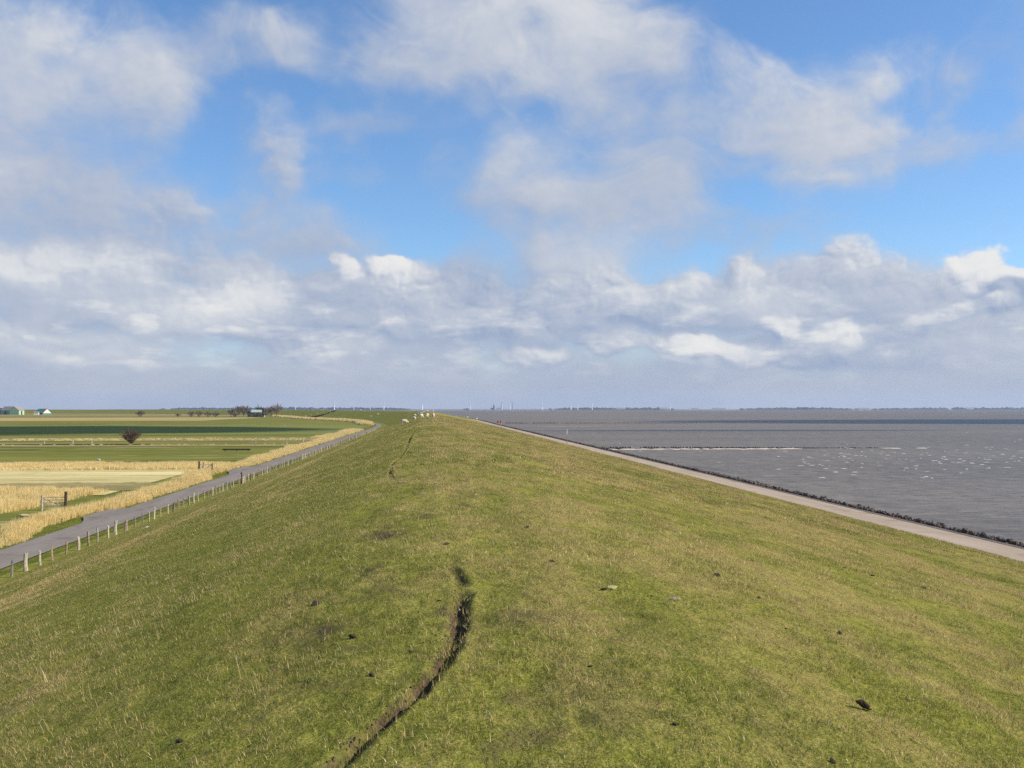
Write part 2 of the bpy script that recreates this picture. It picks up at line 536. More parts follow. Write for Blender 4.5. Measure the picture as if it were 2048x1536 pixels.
def mat_field(name, a, b, c=None, sc=.08, streak=.25, fine=1.2, cth=.6, rot=0.0):
    """meadow or stubble seen from afar; streaks run across the view"""
    m, T = mat(name)
    P = T.n('ShaderNodeNewGeometry').outputs['Position']
    Q = T.v('MULTIPLY', P, (streak, 1, 1))
    n1 = T.noise(Q, sc, 5, .62)
    n2 = T.noise(Q, fine, 4, .65)
    f = T.m('ADD', T.m('MULTIPLY', n1, .6), T.m('MULTIPLY', n2, .4))
    col = T.mix(T.ramp(f, .40, .60), a, b)
    if c is not None:
        col = T.mix(T.ramp(T.m('ADD', T.m('MULTIPLY', T.noise(Q, sc * 2.3, 4, .7), .6), T.m('MULTIPLY', T.noise(Q, fine * 1.7, 3, .7), .4)), cth - .06, cth + .06), col, c)
    b_ = T.n('ShaderNodeBump', {'Strength': .8, 'Distance': .5, 'Height': n2})
    d = T.n('ShaderNodeBsdfDiffuse', {'Color': col, 'Normal': b_.outputs[0]})
    T.n('ShaderNodeOutputMaterial', {0: d.outputs[0]})
    return m


def mat_paving(name, a, b, grain, across=False):
    m, T = mat(name)
    P = T.n('ShaderNodeNewGeometry').outputs['Position']
    Q = T.v('MULTIPLY', P, (1, .12, 1))
    n1 = T.noise(Q, .9, 4, .6)
    n2 = T.noise(P, grain, 4, .7)
    n3 = T.noise(P, .5, 5, .65)
    c = T.mix(T.ramp(n1, .35, .65), a, b)
    c = T.mix(T.ramp(n2, .45, .62, 0, .35), c, tuple(v * 1.35 for v in b))
    c = T.mix(T.ramp(n3, .54, .68, 0, .6), c, tuple(v * .62 for v in a))
    bp = T.n('ShaderNodeBump', {'Strength': .5, 'Distance': .02, 'Height': n2})
    bs = T.n('ShaderNodeBsdfDiffuse', {'Color': c, 'Normal': bp.outputs[0]})
    T.n('ShaderNodeOutputMaterial', {0: bs.outputs[0]})
    return m


def mat_sea():
    m, T = mat('sea_water')
    P = T.n('ShaderNodeNewGeometry').outputs['Position']
    Q = T.v('MULTIPLY', P, (.45, 1, 1))
    big = T.noise(T.v('MULTIPLY', P, (.18, 1, 1)), .018, 5, .6)
    h1 = T.noise(Q, .28, 3, .6)
    h2 = T.noise(Q, 1.1, 4, .65, .4)
    h3 = T.noise(Q, 4.5, 3, .6)
    h = T.m('ADD', T.m('MULTIPLY', h1, 1.1), T.m('ADD', T.m('MULTIPLY', h2, .42), T.m('MULTIPLY', h3, .10)))
    bp = T.n('ShaderNodeBump', {'Strength': 1.0, 'Distance': .5, 'Height': h})
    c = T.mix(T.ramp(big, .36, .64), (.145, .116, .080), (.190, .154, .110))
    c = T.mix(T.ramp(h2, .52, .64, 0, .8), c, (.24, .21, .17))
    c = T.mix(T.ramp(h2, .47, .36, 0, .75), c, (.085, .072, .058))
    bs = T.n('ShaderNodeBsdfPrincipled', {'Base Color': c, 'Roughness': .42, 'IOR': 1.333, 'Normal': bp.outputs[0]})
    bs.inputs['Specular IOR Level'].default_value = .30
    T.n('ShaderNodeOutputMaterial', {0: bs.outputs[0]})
    return m


M = dict(
    turf=mat_turf(), blade=mat_blade('grass_blade'), stalk=mat_blade('dry_stalk', 1.0, (.34, .27, .12), (.52, .42, .22)),
    reed=mat_blade('reed', 0, (.64, .49, .20), (.92, .76, .39), turf=False),
    verge=mat_field('verge_grass', (.13, .16, .028), (.21, .22, .045), (.38, .30, .13), .4, 1.0, 4.0, .60),
    meadow=mat_field('meadow', (.135, .150, .034), (.215, .215, .055), (.36, .32, .15), .045, .18, .5, .58),
    shade_band=mat_field('shade_band_green', (.19, .21, .065), (.225, .235, .075), (.29, .22, .10), .02, .15, .4, .64),  # green for the cloud shadow band, brightened to soften that shade
    stubble=mat_field('stubble', (.50, .42, .18), (.78, .66, .34), (.33, .30, .11), .10, .10, 1.3, .56),
    straw=mat_field('straw_field', (.36, .27, .11), (.50, .39, .18), None, .02, .15, .3),
    mud=mat_field('bare_field', (.27, .22, .10), (.38, .31, .15), (.22, .22, .08), .10, .3, 1.5, .56),
    road=mat_paving('asphalt', (.215, .188, .165), (.262, .232, .208), 40),
    path=mat_paving('dike_road_asphalt', (.365, .295, .228), (.44, .36, .285), 30),
    sea=mat_sea(),
    stone=plain('basalt_stone', (.095, .078, .064), .8, .55, 2.2, bump=.6),
    wood=plain('weathered_wood', (.30, .245, .175), .85, .45, 5, bump=.5),
    darkwood=plain('dark_wood', (.075, .055, .042), .85, .4, 5, bump=.5),
    twig=plain('twig_bark', (.115, .070, .048), .9, .4, 3),
    wool=plain('wool', (.56, .50, .37), .95, .14, 9, bump=.5),
    dung=plain('dung', (.062, .043, .029), .7, .5, 30, bump=.8),
    pale=plain('pale_stone', (.42, .36, .22), .8, .3, 30, bump=.6),
    white=plain('white_paint', (.80, .80, .80), .5, .04, 1),
    steel=plain('grey_steel', (.16, .17, .19), .5, .15, 1),
    skin=plain('skin', (.50, .32, .24), .6, .08, 5),
    foam=plain('sea_foam', (.78, .76, .70), .9, .12, 3),
    sand=plain('wet_sand', (.34, .28, .20), .9, .2, 1),
)

# ------------------------------------------------------------------ the dike: one cross-section swept along its line
PATH = [(0, -80), (0, 0), (0, 300), (0, 560), (-10, 680), (-40, 830), (-90, 1000), (-178, 1350), (-395, 1765), (-945, 2315), (-2500, 3350), (-9000, 6500)]


def smooth_path(pts, step=5.0):
    out = []
    P_ = [pts[0]] + pts + [pts[-1]]
    for i in range(1, len(P_) - 2):
        p0_, p1_, p2_, p3_ = (np.array(P_[j], float) for j in (i - 1, i, i + 1, i + 2))
        d = np.linalg.norm(p2_ - p1_)
        n = max(2, int(d / step))
        m1, m2 = (p2_ - p0_) / 2, (p3_ - p1_) / 2
        for nm in ('m1', 'm2'):
            pass
        l1, l2 = np.linalg.norm(m1), np.linalg.norm(m2)
        m1, m2 = m1 / l1 * min(l1, d), m2 / l2 * min(l2, d)
        for k in range(n):
            t = k / n
            out.append((2 * t**3 - 3 * t**2 + 1) * p1_ + (t**3 - 2 * t**2 + t) * m1 + (-2 * t**3 + 3 * t**2) * p2_ + (t**3 - t**2) * m2)
    out.append(np.array(pts[-1], float))
    return np.array(out)


PL = smooth_path(PATH)
seg = np.linalg.norm(np.diff(PL, axis=0), axis=1)
PT = np.concatenate([[0], np.cumsum(seg)]) - 80.0          # chainage; equals world y on the straight
tan_ = np.gradient(PL, axis=0)
tan_ /= np.linalg.norm(tan_, axis=1)[:, None]


def on_path(t, s):
    """chainage t, lateral offset s (positive to seaward) -> x, y"""
    t = np.asarray(t, float)
    px_, py_ = np.interp(t, PT, PL[:, 0]), np.interp(t, PT, PL[:, 1])
    tx, ty = np.interp(t, PT, tan_[:, 0]), np.interp(t, PT, tan_[:, 1])
    return px_ + ty * s, py_ - tx * s


PROF = [(-24.2, .15), (-23.2, .20), (-22.2, .45), (-20, 1.26), (-12, 4.15), (-6.0, 6.32), (-4.4, 6.88), (-3.2, 7.26), (-2.2, 7.60), (-1.4, 7.82), (-.6, 7.95),
        (.2, 8.0), (1.2, 7.99), (2.2, 7.90), (3.4, 7.71), (5, 7.40), (12, 6.02), (19.5, 4.50), (21.25, 4.17), (21.8, 3.95), (22.4, 3.7)]
_ps = np.linspace(-24.2, 22.4, 1400)
_pz = np.interp(_ps, [p[0] for p in PROF], [p[1] for p in PROF])
_k = np.hanning(31)
_k /= _k.sum()
_pz = np.convolve(np.pad(_pz, 15, mode='edge'), _k, 'valid')

# the furrow along the crest, as (x, y, strength)
RUT = []
for (a, b, st) in ((640, 1560, .9), (690, 1524, .55), (733, 1485, .8), (775, 1447, .85), (815, 1410, .9), (850, 1375, 1), (880, 1335, 1), (903, 1295, 1), (918, 1255, 1), (925, 1222, 1),
                   (926, 1193, .9), (922, 1180, .1), (922, 1163, .8), (912, 1148, .6), (905, 1130, .1), (900, 1100, 0), (860, 1030, 0), (790, 960, 0), (781, 951, .8), (780, 938, .9), (783, 928, .6),
                   (797, 916, .6), (803, 911, .9), (806, 905, .9), (809, 901, .6), (813, 897, .9), (815, 890, .9), (816, 885, .6), (818, 882, 1), (820, 877, 1),
                   (821, 873, .6), (823, 869, 1), (826, 865, .8), (827, 863, .3), (829, 861, .8), (833, 858, .3), (837, 854, 1), (841, 852, .6), (846, 846, .2), (852, 842, 0)):
    d_ = pix_dir(a, b)
    t_ = (7.97 - EYE) / d_.z
    x_, y_ = d_.x * t_, d_.y * t_
    for _ in range(4):
        zz = np.interp(x_, _ps, _pz)
        t_ = (zz - EYE) / d_.z
        x_, y_ = d_.x * t_, d_.y * t_
    RUT.append((x_, y_, st))
RUT = np.array(RUT)
RUT = RUT[np.argsort(RUT[:, 1])]


def rut(x, y):
    """0..1 strength of the furrow at a point, and signed distance from its line"""
    cx = np.interp(y, RUT[:, 1], RUT[:, 0]) + .016 * vnoise(y * 2.1, y * 0, 91) * 2 + .008 * vnoise(y * 11, y * 0, 92)
    st = np.interp(y, RUT[:, 1], RUT[:, 2], left=.9, right=0) * (0.80 + .5 * (vnoise(y * 2.3, y * 0 + 5, 93) + .5)).clip(0, 1)
    return st, x - cx


def zterr(x, y):
    """height of the dike on its straight stretch"""
    z = np.interp(x, _ps, _pz)
    gr = ((x + 22.5) / 2).clip(0, 1) * ((20.9 - x) / 1.2).clip(0, 1)
    z = z + gr * (.16 * np.clip(1 - y / 160, 0, 1) * fbm(x * .16, y * .05, 3, 3) + .075 * fbm(x * .8, y * .30, 3, 11) + .035 * fbm(x * 3.1, y * 2.2, 3, 21))
    near = np.clip(1 - y / 60, 0, 1)
    z = z + gr * near * .016 * fbm(x * 9, y * 8, 2, 31)
    st, dx = rut(x, y)
    w = (.052 + .020 * vnoise(y * 5, y * 0 + 9, 95)) * np.interp(y, [5.6, 7.0, 16, 22], [.72, 1, 1, .78])
    wide = np.clip(y / 36, 1, 1.7)                      # trodden wider farther along
    z = z - st * (.075 + .03 * np.clip((y - 18) / 8, 0, 1) + .07 * np.clip((y - 30) / 10, 0, 1)) * np.exp(-(dx / (w * wide)) ** 4)
    z = z - .045 * np.exp(-((x - 17 + .12 * vnoise(y * .3, y * 0, 97)) / .14) ** 2)
    z = z + st * .014 * np.exp(-(dx / .13) ** 4) * fbm(x * 26, y * 21, 3, 35) * (y < 32)
    z = z + st * .014 * np.exp(-((np.abs(dx) - .11 * wide) / (.04 * wide)) ** 2)
    return z


def rows(a, b, st):
    return list(np.arange(a, b - 1e-6, st))


T_ROWS = rows(-40, 0, 2) + rows(0, 3.2, .2) + rows(3.2, 13.5, .035) + rows(13.5, 30, .09) + rows(30, 90, .33) + rows(90, 200, 1.5) + rows(200, 700, 6) + rows(700, 3300, 25) + rows(3300, 9000, 150)
S_COLS = rows(-24.2, -6, .35) + rows(-6, -1.5, .11) + rows(-1.5, 1.0, .024) + rows(1.0, 5, .11) + rows(5, 22.4, .35) + [22.4]


def sweep(t_rows, s_cols, zfun):
    t = np.array(t_rows)[:, None] + 0 * np.array(s_cols)[None]
    s = np.array(s_cols)[None] + 0 * t
    x, y = on_path(t, s)
    z = zfun(s, t)
    V = np.stack([x, y, z], -1).reshape(-1, 3)
    nr, nc = t.shape
    i = (np.arange(nr - 1)[:, None] * nc + np.arange(nc - 1)[None]).ravel()
    F = np.stack([i, i + 1, i + nc + 1, i + nc], -1)
    return V, F, s.ravel(), t.ravel()


V, F, S_, T_ = sweep(T_ROWS, S_COLS, zterr)
dike_me = mesh_np('dike', V, F, True)
st_, dx_ = rut(S_, T_)
soil = (st_ * np.exp(-(dx_ / (.070 * np.clip(T_ / 36, 1, 1.7))) ** 4) * (1.1 + 1.3 * fbm(S_ * 14, T_ * 9, 3, 57))).clip(0, 1)
worn = (fbm(S_ * 1.6, T_ * 1.1, 5, 55, .62) - .12).clip(0, 1) * 3.0 * np.exp(-(S_ - .1) ** 2 / 1.9) * np.clip((34 - T_) / 10, 0, 1)
soil = np.clip(soil * (1 - .25 * (T_ > 18)) + worn * .6, 0, 1)
attr(dike_me, 'soil', soil)
dike = link('dike', dike_me, M['turf'])
tag(dike, 'long grassy sea dike grazed by sheep', kind='structure')
BV = BVHTree.FromPolygons(V.tolist(), F.tolist())


def hit(px, py, zflat=None, near=0.0):
    """where the sight line through a photograph pixel meets the dike (or a level plane)"""
    d = pix_dir(px, py)
    if zflat is None:
        r = BV.ray_cast(Vector((0, 0, EYE)) + d * near, d, 9000)
        if r[0] is not None:
            return r[0]
        zflat = 7.9
    t = (zflat - EYE) / d.z
    return Vector((0, 0, EYE)) + d * t


# roads, verges, polder, sea
def strip(name, s0, s1, z, m, t0=-40, t1=1500, step=4.0, ns=2, wob=0.0, zt=None, seed=0):
    tr = rows(t0, min(t1, 200), step) + rows(min(t1, 200), t1, step * 3) + [t1]
    cols = np.linspace(0, 1, ns)
    t = np.array(tr)[:, None] + 0 * cols[None]
    s = s0 + (s1 - s0) * cols[None] + 0 * t
    if wob:
        s = s + wob * fbm(t * .35, t * 0 + seed, 4, 70 + seed) * (1.0 if wob > 0 else 1)
    x, y = on_path(t, s)
    zz = z + 0 * t if zt is None else zt(s)
    Vv = np.stack([x, y, zz], -1).reshape(-1, 3)
    nr, nc = t.shape
    i = (np.arange(nr - 1)[:, None] * nc + np.arange(nc - 1)[None]).ravel()
    return link(name, mesh_np(name, Vv, np.stack([i, i + 1, i + nc + 1, i + nc], -1), True), m)


strip('verge', -31.5, -24.0, .10, M['verge'], t1=1500, zt=lambda s: np.interp(s, [-31.5, -30, -28.7, -24.9, -24.0], [.0, .06, .10, .11, .16]), ns=16)['kind'] = 'structure'
ro = strip('farm_road', -28.6, -25.2, .19, M['road'], t1=760, ns=5, zt=lambda s: .215 - .010 * (s + 26.9) ** 2)
tag(ro, 'narrow grey asphalt road along the landward foot of the dike', kind='structure')
ro = strip('seaward_road', 21.12, 23.7, 4.13, M['path'], t1=2600, ns=5, zt=lambda s: np.interp(s, [21.12, 23.7], [4.15, 4.07]))
tag(ro, 'pale pinkish asphalt road along the seaward foot of the dike', kind='structure')
# the asphalt revetment under the stones, down into the water
ro = strip('revetment_slope', 23.55, 27.6, 4, M['stone'], t1=2600, ns=8, zt=lambda s: np.interp(s, [23.55, 24.15, 27.6], [4.085, 4.02, 1.6]))
tag(ro, 'dark bank below the seaward road', kind='structure')


def flat(name, poly, z, m, kind='structure', label=None, cells=1, parent=None):
    me = bpy.data.meshes.new(name)
    me.from_pydata([(x, y, z) for x, y in poly], [], [tuple(range(len(poly)))])
    o = link(name, me, m, parent)
    return tag(o, label, kind=kind)


def edge_poly(t0, t1, s, n=60):
    t = np.linspace(t0, t1, n)
    x, y = on_path(t, s)
    return list(zip(x.tolist(), y.tolist()))


SEA_Z = 2.45
pts = edge_poly(-200 + 120, 9200, 12, 140)
sea_me = bpy.data.meshes.new('sea')
far_e = [(max(x, -3000) + 14000, y) for x, y in pts]
n_ = len(pts)
sea_me.from_pydata([(x, y, SEA_Z) for x, y in pts] + [(14000, y, SEA_Z) for x, y in pts], [], [(i, n_ + i, n_ + i + 1, i + 1) for i in range(n_ - 1)])
tag(link('sea', sea_me, M['sea']), 'choppy grey brown tidal sea', kind='structure')
pts = edge_poly(-80, 9200, -23.9, 140)
g_me = bpy.data.meshes.new('polder_ground')
g_me.from_pydata([(x, y, 0) for x, y in pts] + [(-9000, y, 0) for x, y in pts], [], [(i, i + 1, n_ + i + 1, n_ + i) for i in range(n_ - 1)])
tag(link('polder_ground', g_me, M['meadow']), 'flat green polder meadow behind the dike', kind='structure')


def wavy_field(name, x0, x1, y0, y1, z, m, amp=3.0, seed=0, label=None, slant=0.0):
    """a field whose long edges wander; x1 may be a function of y"""
    n = 60
    xs = np.linspace(0, 1, n)
    f1 = x1 if callable(x1) else (lambda y: x1)
    lo = [(x0 + (f1(y0) - x0) * u, y0 + slant * (u - 1) * 40 + amp * float(fbm(np.array(u * 9.0), np.array(1.0 + seed), 4, seed))) for u in xs]
    hi_ = [(x0 + (f1(y1) - x0) * u, y1 + slant * (u - 1) * 40 + amp * float(fbm(np.array(u * 9.0), np.array(7.0 + seed), 4, seed + 5))) for u in xs]
    me = bpy.data.meshes.new(name)
    me.from_pydata([(x, y, z) for x, y in lo + hi_], [], [(i, i + 1, n + i + 1, n + i) for i in range(n - 1)])
    return tag(link(name, me, m), label, kind='structure')


rd = lambda y: float(on_path(y, -32.0)[0])      # landward edge of the road ditch
wavy_field('stubble_field', -400, -36, 117, 173, .05, M['stubble'], 2.5, 1, 'pale stubble field with mown swaths')
wavy_field('bare_field', -56, -33, 123, 136, .09, M['mud'], 3.0, 2, 'brown patch of bare ground at the field corner')
wavy_field('shade_band_meadow', -1400, rd, 395, 610, .06, M['shade_band'], 16, 3, 'meadow band in the cloud shadow, colour brightened against the shade')  # no separate crop: sheet under the cloud shadow, shade lightened by its colour
wavy_field('straw_field', -2500, -180, 830, 1130, .10, M['straw'], 10, 4, 'straw coloured field in the distance')
wavy_field('rough_strip', -700, rd, 312, 342, .08, M['mud'], 8, 5, 'brownish strip of rough grass')
wavy_field('rough_strip', -150, rd, 268, 280, .08, M['mud'], 3, 6, 'brownish strip of rough grass')
wavy_field('rough_strip', -1500, -90, 1300, 1500, .14, M['mud'], 20, 9, 'brownish strip of rough grass')
wavy_field('farm_track', -2500, -150, 1560, 1680, .2, M['straw'], 8, 8, 'pale strip at the foot of the far dike')
M['ditch'] = plain('ditch_water', (.022, .024, .022), .8, .2, 1)
tag(flat('ditch', [(-140, 247), (-92, 247.2), (-90, 249), (-140, 250)], .04, M['ditch']), 'dark strip of ditch water in the meadow')
tag(flat('ditch', [(-180, 281.5), (-75, 282), (-75, 285.5), (-180, 285)], .10, M['ditch']), 'dark drainage ditch below the bush')
# asphalt aprons where field tracks leave the road
for (t0, t1, d) in ((86, 101, 1.7), (148, 172, 2.0)):
    pl = []
    for u in np.linspace(0, 1, 14):
        bulge = min(1, u * 2.2) ** 1.6 * (1 if u < .8 else max(0, (1 - u) / .2) ** .6)
        pl.append((-28.5 - d * bulge, t0 + (t1 - t0) * u))
    flat('road_apron', [(-27.6, t1), (-27.6, t0)] + pl, .186, M['road'], label='grey asphalt widening where a field track meets the road')


# ------------------------------------------------------------------ haze: the air over the sea and the polder
hz = MB().box((2500, 4200, 62), (15500, 11200, 126)).mesh('haze')
mh, TH = mat('haze_air')
vol = TH.n('ShaderNodeVolumePrincipled', {'Color': (.62, .74, 1.0, 1), 'Density': 5.0e-5, 'Anisotropy': .25})
TH.n('ShaderNodeOutputMaterial', {'Volume': vol.outputs[0]})
mh.volume_intersection_method = 'FAST' if hasattr(mh, 'volume_intersection_method') else None
haze = link('haze', hz, mh)
tag(haze, kind='stuff')

# drifting clouds to the south-west whose shadows lie across the polder and the sea
mc, TC = mat('cloud_white')
TC.n('ShaderNodeOutputMaterial', {0: TC.n('ShaderNodeBsdfDiffuse', {'Color': (.85, .85, .87, 1)}).outputs[0]})


def shade_cloud(cx, cy, rx, ry, z=1150.0, th=26, seed=0):
    """a flat lumpy cloud placed where the sun throws its shadow on (cx, cy)"""
    k = (z - 2) / SUNV.z
    ox, oy = cx + SUNV.x * k, cy + SUNV.y * k
    bm = bmesh.new()
    bmesh.ops.create_icosphere(bm, subdivisions=5, radius=1)
    for v in bm.verts:
        n = v.co.normalized()
        r = 1 + .55 * float(fbm(np.array(n.x * rx / 90 + seed), np.array(n.y * 2.2 + n.z), 4, seed))
        v.co = Vector((n.x * rx, n.y * ry * r, n.z * th * r))
    me = bpy.data.meshes.new('cloud')
    bm.to_mesh(me)
    bm.free()
    tag(link('cloud', me, mc, loc=(ox, oy, z)), kind='stuff')


shade_cloud(-470, 480, 430, 112, seed=3)
shade_cloud(660, 560, 540, 128, seed=8)
shade_cloud(100, 333, 60, 8, seed=12)
shade_cloud(1500, 1050, 900, 60, seed=15)

# ------------------------------------------------------------------ grass
def gn_scatter(name, pts, rot, scl, variants, m, label=None, parent=None, kind='stuff', cat=None):
    """one object: geometry nodes put clump meshes on given points"""
    me = bpy.data.meshes.new(name)
    n = len(pts)
    me.vertices.add(n)
    me.vertices.foreach_set('co', np.asarray(pts, np.float32).ravel())
    a = me.attributes.new('rot', 'FLOAT_VECTOR', 'POINT')
    a.data.foreach_set('vector', np.asarray(rot, np.float32).ravel())
    a = me.attributes.new('scl', 'FLOAT', 'POINT')
    a.data.foreach_set('value', np.asarray(scl, np.float32))
    a = me.attributes.new('pick', 'INT', 'POINT')
    a.data.foreach_set('value', RNG.integers(0, len(variants), n).astype(np.int32))
    o = link(name, me)
    tag(o, label, cat, kind=kind)
    ng = bpy.data.node_groups.new(name, 'GeometryNodeTree')
    ng.interface.new_socket('Geometry', in_out='INPUT', socket_type='NodeSocketGeometry')
    ng.interface.new_socket('Geometry', in_out='OUTPUT', socket_type='NodeSocketGeometry')
    N, L = ng.nodes, ng.links
    gi, go = N.new('NodeGroupInput'), N.new('NodeGroupOutput')
    join = N.new('GeometryNodeJoinGeometry')

    def named(nm, dt):
        q = N.new('GeometryNodeInputNamedAttribute')
        q.data_type = dt
        q.inputs[0].default_value = nm
        return q.outputs[0]
    for i, v in enumerate(variants):
        cmpn = N.new('FunctionNodeCompare')
        cmpn.data_type = 'INT'
        cmpn.operation = 'EQUAL'
        L.new(named('pick', 'INT'), cmpn.inputs[2])
        cmpn.inputs[3].default_value = i
        oi = N.new('GeometryNodeObjectInfo')
        oi.inputs['Object'].default_value = v
        oi.inputs['As Instance'].default_value = True
        iop = N.new('GeometryNodeInstanceOnPoints')
        L.new(gi.outputs[0], iop.inputs['Points'])
        L.new(cmpn.outputs[0], iop.inputs['Selection'])
        L.new(oi.outputs['Geometry'], iop.inputs['Instance'])
        e2r = N.new('FunctionNodeEulerToRotation')
        L.new(named('rot', 'FLOAT_VECTOR'), e2r.inputs[0])
        L.new(e2r.outputs[0], iop.inputs['Rotation'])
        L.new(named('scl', 'FLOAT'), iop.inputs['Scale'])
        L.new(iop.outputs[0], join.inputs[0])
    L.new(join.outputs[0], go.inputs[0])
    md = o.modifiers.new('scatter', 'NODES')
    md.node_group = ng
    return o


SRC = []


def clump(radius, nb, h0, h1, width, m, lean=.5, segs=2, seed=0, stiff=False):
    """a source mesh of curved tapering blades; lives in no collection, only instanced"""
    rg = np.random.default_rng(seed)
    V_, F_, A_ = [], [], []
    for i in range(nb):
        r = radius * math.sqrt(rg.random())
        a = rg.random() * 2 * math.pi
        x, y = r * math.cos(a), r * math.sin(a)
        h = h0 + (h1 - h0) * rg.random() ** 1.4
        fa = rg.random() * math.pi
        wx, wy = math.cos(fa) * width / 2, math.sin(fa) * width / 2
        la = rg.random() * 2 * math.pi
        ln = h * lean * (rg.random() * (0.5 if stiff else 1.3))
        b = len(V_)
        rv = rg.random()
        for k in range(segs + 1):
            t = k / segs
            w = (1 - t ** 1.6 * .95)
            ox, oy = math.cos(la) * ln * t * t, math.sin(la) * ln * t * t
            zz = h * (t - .18 * lean * t * t) - .012
            V_ += [(x - wx * w + ox, y - wy * w + oy, zz), (x + wx * w + ox, y + wy * w + oy, zz)]
            A_ += [rv, rv]
        for k in range(segs):
            F_.append((b + 2 * k, b + 2 * k + 1, b + 2 * k + 3, b + 2 * k + 2))
    me = mesh_np('tuft', V_, F_)
    attr(me, 'rnd', A_)
    me.materials.append(m)
    o = bpy.data.objects.new('tuft', me)
    SRC.append(o)
    return o


def slope_rot(x, y):
    """euler tilt following the dike plus a random spin"""
    e = .15
    gx = (np.interp(x + e, _ps, _pz) - np.interp(x - e, _ps, _pz)) / (2 * e)
    n = len(x)
    return np.stack([np.zeros(n), -np.arctan(gx) * .8, RNG.random(n) * 2 * math.pi], -1)


def tilt_spin(x):
    """tilt about the dike axis combined with a spin, as XYZ eulers"""
    e = .15
    gx = (np.interp(x + e, _ps, _pz) - np.interp(x - e, _ps, _pz)) / (2 * e)
    th = -np.arctan(gx)
    sp = RNG.random(len(x)) * 2 * math.pi
    # R = Ry(th) @ Rz(sp) written as XYZ euler angles
    c, s_, ct, st2 = np.cos(sp), np.sin(sp), np.cos(th), np.sin(th)
    r00, r10, r20 = ct * c, s_, -st2 * c
    r21, r22 = st2 * s_, ct
    return np.stack([np.arctan2(r21, r22), np.arcsin(-r20.clip(-1, 1)), np.arctan2(r10, r00)], -1)


def zone(name, y0, y1, dens, variants, smin, smax, label, margin=2.5, keep_rut=.072):
    xl = lambda y: np.maximum(-.46 * y - margin, -23.0)
    xr = lambda y: np.minimum(.63 * y + margin, 20.95)
    n = int((y1 - y0) * 44 * dens * 1.0)
    y = y0 + (y1 - y0) * RNG.random(n)
    x = -23 + 44 * RNG.random(n)
    ok = (x > xl(y)) & (x < xr(y))
    x, y = x[ok], y[ok]
    st, dx = rut(x, y)
    bare = st * np.exp(-(dx / (keep_rut * np.clip(y / 36, 1, 1.7) * np.interp(y, [5.6, 7.0], [.75, 1]))) ** 4) * (1 + 1.2 * fbm(x * 14, y * 9, 3, 57))
    wr = (fbm(x * 1.6, y * 1.1, 5, 55, .62) - .12).clip(0, 1) * 3.0 * np.exp(-(x - .1) ** 2 / 1.9) * np.clip((34 - y) / 10, 0, 1)
    # thin spots of all sizes, so the turf is not a carpet
    thin = (fbm(x * .9, y * .55, 4, 61) * .9 + fbm(x * 4, y * 4, 2, 63) * .5)
    ok = (RNG.random(len(x)) > bare * 1.15) & (RNG.random(len(x)) > wr * .9) & (RNG.random(len(x)) > (thin - .05).clip(0, .6) * 1.3)
    x, y, thin = x[ok], y[ok], thin[ok]
    z = zterr(x, y)
    sc = smin + (smax - smin) * RNG.random(len(x))
    sc = sc * (1.0 - .35 * (thin - 0).clip(-.6, .6))
    gn_scatter(name, np.stack([x, y, z], -1), tilt_spin(x), sc, variants, None, label)
    return len(x)


cA = [clump(.075, 24, .018, .055, .0032, M['blade'], .8, 2, 100 + i) for i in range(6)]
cB = [clump(.16, 46, .02, .06, .0050, M['blade'], .8, 1, 200 + i) for i in range(5)]
cC = [clump(.45, 120, .03, .075, .011, M['blade'], .8, 1, 300 + i) for i in range(5)]
cD = [clump(1.1, 170, .04, .10, .028, M['blade'], .7, 1, 400 + i) for i in range(4)]
n1_ = zone('grass', 3.0, 11, 210, cA, .75, 1.35, 'short cropped grass on the crest in the foreground', 1.5)
n2_ = zone('grass', 11, 30, 42, cB, .8, 1.4, 'short grass on both slopes of the dike', 2)
n3_ = zone('grass', 30, 95, 6, cC, .8, 1.4, 'short grass farther along the dike', 3, .34)
n4_ = zone('grass', 95, 330, .9, cD, .7, 1.3, 'short grass far along the dike', 5, .62)
print('grass clumps', n1_, n2_, n3_, n4_)

# withered stalks that stand above the turf, mostly on the landward shoulder
cS = [clump(.05, 3, .10, .24, .0042, M['stalk'], .5, 3, 500 + i, True) for i in range(5)]
xs, ys = [], []
for (cx, cy, sx, sy, k) in ((-3.0, 12.5, 1.0, 2.2, 70), (-3.2, 9.5, 1.2, 1.6, 46), (-4.3, 15.5, 1.0, 3, 60), (-2.6, 20, 1.0, 3.5, 40), (-1.9, 6.8, .8, 1.0, 12), (-5.5, 13, 2.0, 3, 30),
                        (2.5, 9, 2.0, 3.0, 18), (4.5, 9, 2.0, 2.5, 26), (7, 14, 3, 4, 60), (5, 26, 4, 8, 60), (12, 25, 4, 8, 50), (-10, 25, 4, 8, 40)):
    xs.append(cx + sx * RNG.standard_normal(k))
    ys.append(cy + sy * RNG.standard_normal(k))
x, y = np.concatenate(xs), np.concatenate(ys)
ok = (y > 4.2) & (x > -22) & (x < 20)
x, y = x[ok], y[ok]
gn_scatter('dry_stalks', np.stack([x, y, zterr(x, y)], -1), tilt_spin(x), .45 + .75 * RNG.random(len(x)) * np.where(x < 0, 1, .7), cS, None, 'tall withered stalks standing in the turf')

# ------------------------------------------------------------------ reeds
cR = [clump(.75, 150, .75, 1.25, .028, M['reed'], .28, 2, 600 + i, True) for i in range(5)]
cR2 = [clump(.8, 110, .45, .85, .03, M['reed'], .35, 2, 620 + i, True) for i in range(4)]


